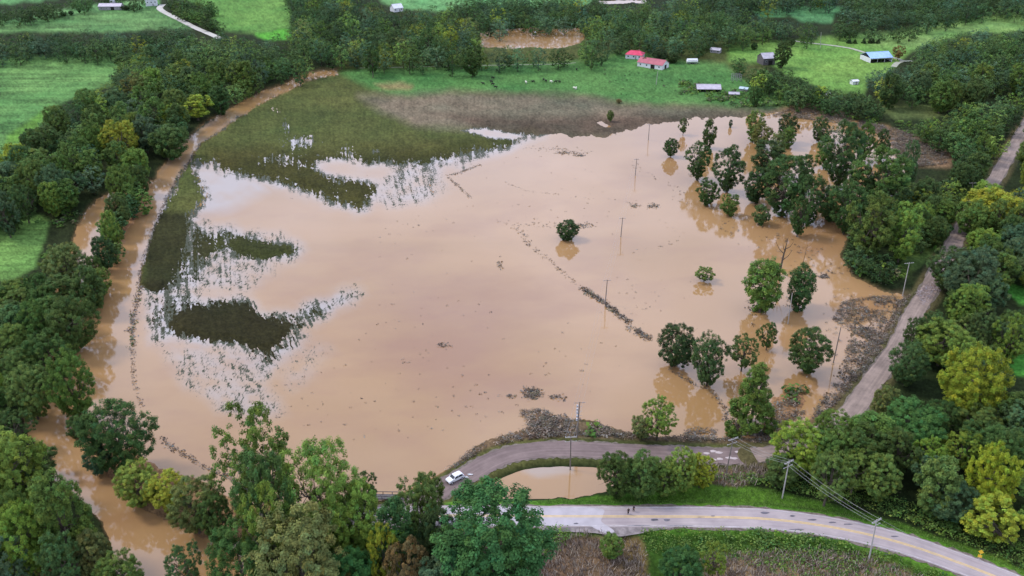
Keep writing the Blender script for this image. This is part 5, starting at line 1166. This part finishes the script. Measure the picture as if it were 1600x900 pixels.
# ------------------------------------------------------------------ people and cattle (skinned figures)
def skin_mesh(name, verts, edges, radii, m, parent, sub=1, root=0):
    me = bpy.data.meshes.new(name); me.from_pydata(verts, edges, []); o = bpy.data.objects.new(name, me); C.objects.link(o); me.materials.append(m)
    md = o.modifiers.new('skin', 'SKIN'); md.use_smooth_shade = True
    for i, rr in enumerate(radii): me.skin_vertices[0].data[i].radius = (rr, rr) if not isinstance(rr, tuple) else rr
    me.skin_vertices[0].data[root].use_root = True
    if sub: s = o.modifiers.new('sub', 'SUBSURF'); s.levels = sub; s.render_levels = sub
    o.parent = parent; return o
M_skin = mat('skin', (.45, .28, .2), .6); M_black = mat('black_cloth', (.02, .02, .025), .9, .1); M_navy = mat('dark_blue_cloth', (.03, .035, .06), .9, .1); M_hair = mat('dark_hair', (.03, .02, .015), .8)
def person(x, y, z, yaw, label, top, bottom, sleeves=True, stride=.14, h=1.75):
    b = P(x, y, z); e = empty('person', b, yaw); tag(e, label, 'person'); k = h / 1.75
    v = [(0, 0, .95), (0, 0, 1.15), (0, 0, 1.38), (0, 0, 1.5), (0, .02, 1.6), (0, .01, 1.7)]; r_ = [.10, .09, .10, .055, .095, .08]; ed = [(0, 1), (1, 2), (2, 3), (3, 4), (4, 5)]
    for s in (-1, 1):
        i = len(v); v += [(s * .1, 0, .88), (s * .11, s * stride * .6 + .03, .5), (s * .11, s * stride, .09), (s * .12, s * stride + .16, .04)]; r_ += [.075, .052, .042, .05]; ed += [(0, i), (i, i + 1), (i + 1, i + 2), (i + 2, i + 3)]
        i = len(v); v += [(s * .18, 0, 1.38), (s * .24, -.02 - s * .05, 1.12), (s * .25, .08 - s * .08, .88), (s * .25, .11 - s * .08, .79)]; r_ += [.045, .036, .032, .034]; ed += [(2, i), (i, i + 1), (i + 1, i + 2), (i + 2, i + 3)]
        for f in range(5):
            j = len(v); off = (f - 2) * .018; l = (.045, .07, .078, .07, .055)[f]
            v += [(s * .25 + (s * -.03 if f == 0 else 0), .115 - s * .08 + off, .765), (s * .245 + (s * -.04 if f == 0 else 0), .13 - s * .08 + off, .765 - l)]; r_ += [.009, .008]; ed += [(i + 3, j), (j, j + 1)]
    v = [tuple(c * k for c in q) for q in v]
    skin_mesh('body', v, ed, r_, M_skin, e)
    skin_mesh('shirt', [tuple(c * k for c in q) for q in [(0, 0, .98), (0, 0, 1.15), (0, 0, 1.36), (.17, 0, 1.4), (.24, -.07, 1.14), (-.17, 0, 1.4), (-.24, .03, 1.14)]], [(0, 1), (1, 2), (2, 3), (3, 4), (2, 5), (5, 6)], [.19, .18, .20, .095, .078, .095, .078], top, e)
    skin_mesh('trousers', [tuple(c * k for c in q) for q in [(0, 0, .97), (.1, 0, .86), (.11, stride * .6 + .03, .5), (.11, stride, .14), (-.1, 0, .86), (-.11, -stride * .6 + .03, .5), (-.11, -stride, .14)]], [(0, 1), (1, 2), (2, 3), (0, 4), (4, 5), (5, 6)], [.18, .13, .095, .08, .13, .095, .08], bottom, e)
    skin_mesh('hair', [(0, -.01, 1.66 * k), (0, -.015, 1.74 * k)], [(0, 1)], [.098, .075], M_hair, e)
    for s in (-1, 1):
        m = MB(); m.box((s * .035, .105, 1.64 * k), (.025, .02, .015)); m.build('eye', M_dark, e)
    m = MB(); m.tube([(0, .1, 1.64 * k), (0, .13, 1.60 * k)], [.01, .016], 5); m.build('nose', M_skin, e)
    return e
person(981.5, 803.5, ZA + .03, .3, 'person in dark clothes standing on the yellow centre line of the road', M_black, M_black)
person(990, 799, ZA + .03, 2.6, 'person in a dark top standing near the far road edge', M_navy, M_black, stride=.08, h=1.7)
M_cowb = mat('black_hide', (.02, .018, .016), .8); M_coww = mat('cream_hide', (.72, .68, .58), .8)
def cow(m_, label, group):
    e = empty('cow', (0, 0, 0)); tag(e, label, 'cow', group)
    v = [(0, 0, 1.0), (.6, 0, 1.02), (.95, 0, 1.1), (1.25, 0, 1.15), (1.55, 0, 1.0), (-.6, 0, 1.05), (-.85, 0, 1.05)]; r_ = [.42, .38, .24, .16, .1, .4, .3]; ed = [(0, 1), (1, 2), (2, 3), (3, 4), (0, 5), (5, 6)]
    for s in (-1, 1):
        i = len(v); v += [(.62, s * .2, .72), (.66, s * .2, .4), (.64, s * .2, .05)]; r_ += [.13, .07, .06]; ed += [(1, i), (i, i + 1), (i + 1, i + 2)]
        i = len(v); v += [(-.68, s * .2, .75), (-.62, s * .2, .58), (-.8, s * .2, .4), (-.76, s * .2, .05)]; r_ += [.18, .12, .065, .06]; ed += [(5, i), (i, i + 1), (i + 1, i + 2), (i + 2, i + 3)]
    skin_mesh('body', v, ed, r_, m_, e)
    m = MB(); m.tube([(-1.1, 0, 1.2), (-1.22, 0, .9), (-1.2, 0, .5)], [.04, .03, .05], 5); m.build('tail', m_, e)
    for s in (-1, 1): m = MB(); m.tube([(1.25, s * .1, 1.25), (1.2, s * .3, 1.25)], [.05, .02], 5); m.build('ear', m_, e)
    return e
cb = cow(M_cowb, 'black cow grazing in the small herd on the left of the north pasture', 'black cows on the north pasture'); cw = cow(M_coww, 'cream cow between the black ones on the north pasture', 'pale cows on the north pasture')
for k, (x, y) in enumerate([(755, 134), (770, 125), (768, 131), (770, 135), (774, 140), (833, 131), (849, 128), (853, 130), (868, 131), (874, 131), (901, 112)]):
    c_ = cb if k == 0 else copy_tree(cb); q = P(x, y); c_.location = (q.x, q.y, ground_z(q.x, q.y)); c_.rotation_euler = (0, 0, random.uniform(0, 6.28)); c_.scale = (1.1,) * 3
    if k: c_['label'] = ['black cow at the left edge of the herd', 'black cow at the top of the small herd on the left pasture', 'black cow in the middle of the small herd', 'black cow just under the middle of the small herd', 'lowest black cow of the small herd', 'black cow right of the leftmost cream cow', 'black cow, left one of the touching pair', 'black cow, right one of the touching pair', 'black cow just right of the middle cream cow', 'black cow second right of the middle cream cow', 'dark cow alone by the upper tree line'][k]
for k, (x, y) in enumerate([(822, 132), (861, 131), (897, 141), (900, 141.5)]):
    c_ = cw if k == 0 else copy_tree(cw); q = P(x, y); c_.location = (q.x, q.y, ground_z(q.x, q.y)); c_.rotation_euler = (0, 0, random.uniform(0, 6.28)); c_.scale = (1.1,) * 3
    c_['label'] = ['leftmost cream cow on the north pasture', 'middle cream cow among black ones on the pasture', 'cream cow, left of the two lowest on the pasture', 'cream cow, right of the two lowest on the pasture'][k]
# road sign
b = P(1528.5, 877, ZA - .2); e = empty('road_sign', b, -.45); tag(e, 'yellow diamond warning sign with a plate below it at the road edge', 'sign')
M_sign = mat('yellow_sign', (.8, .5, .03), .4, .5); hgt = height_for(b, 859)
m = MB(); m.box((0, .04, hgt / 2), (.07, .05, hgt)); m.build('post', M_metal, e)
m = MB(); m.add([(0, 0, hgt - 1.15), (.55, 0, hgt - .58), (0, 0, hgt), (-.55, 0, hgt - .58), (0, -.02, hgt - 1.15), (.55, -.02, hgt - .58), (0, -.02, hgt), (-.55, -.02, hgt - .58)], [(0, 1, 2, 3), (7, 6, 5, 4), (0, 4, 5, 1), (1, 5, 6, 2), (2, 6, 7, 3), (3, 7, 4, 0)]); m.build('diamond_panel', M_sign, e)
m = MB(); m.box((0, -.01, hgt - 1.7), (.75, .03, .7)); m.build('plate', M_sign, e)
# debris bits lying on roads
for (x, y, z, lab) in ((728, 746, ZB, 'white litter lying on the side road near the car'), (735, 742, ZB, 'pale washed up litter on the side road, farther from the car')):
    b = P(x, y, z + .02); m = MB()
    for k in range(5): m.tube([(random.gauss(0, .3), random.gauss(0, .2), .03), (random.gauss(0, .3), random.gauss(0, .2), .14), (random.gauss(0, .3), random.gauss(0, .2), .05)], [.05, .14, .04], 5)
    o = m.build('litter', M_white, None, loc=b); tag(o, lab, 'litter')
Mp = mat('dried_mud', (.5, .42, .4), .9, .1)
for k, (x, y) in enumerate(((1104, 708), (1114, 705), (1123, 707), (1101, 717), (1113, 718), (1124, 717), (1140, 715), (1147, 716), (1153, 706), (1165, 708))):
    b = P(x, y, ZB + .015); m = MB(); pts = [(1.0 * math.cos(a) * random.uniform(.6, 1.1), .55 * math.sin(a) * random.uniform(.6, 1.1), 0) for a in np.linspace(0, 6.28, 10)[:-1]]
    m.add([(p[0], p[1], 0) for p in pts] + [(p[0] * .6, p[1] * .6, .05) for p in pts], [(i, (i + 1) % 9, 9 + (i + 1) % 9, 9 + i) for i in range(9)] + [tuple(range(9, 18))])
    o = m.build('mud_patch', Mp, roadB); o.location = b
stuff('road_debris', 'pale twisted branches and trash washed across the muddy road', 'debris', [[(1430, 462), (1450, 446), (1474, 446), (1466, 462), (1440, 482)]], 5, (.2, .6), .5, 7, [(.6, .5, .52), (.45, .36, .36), (.3, .24, .24)], upw=.8, roadclear=-9)
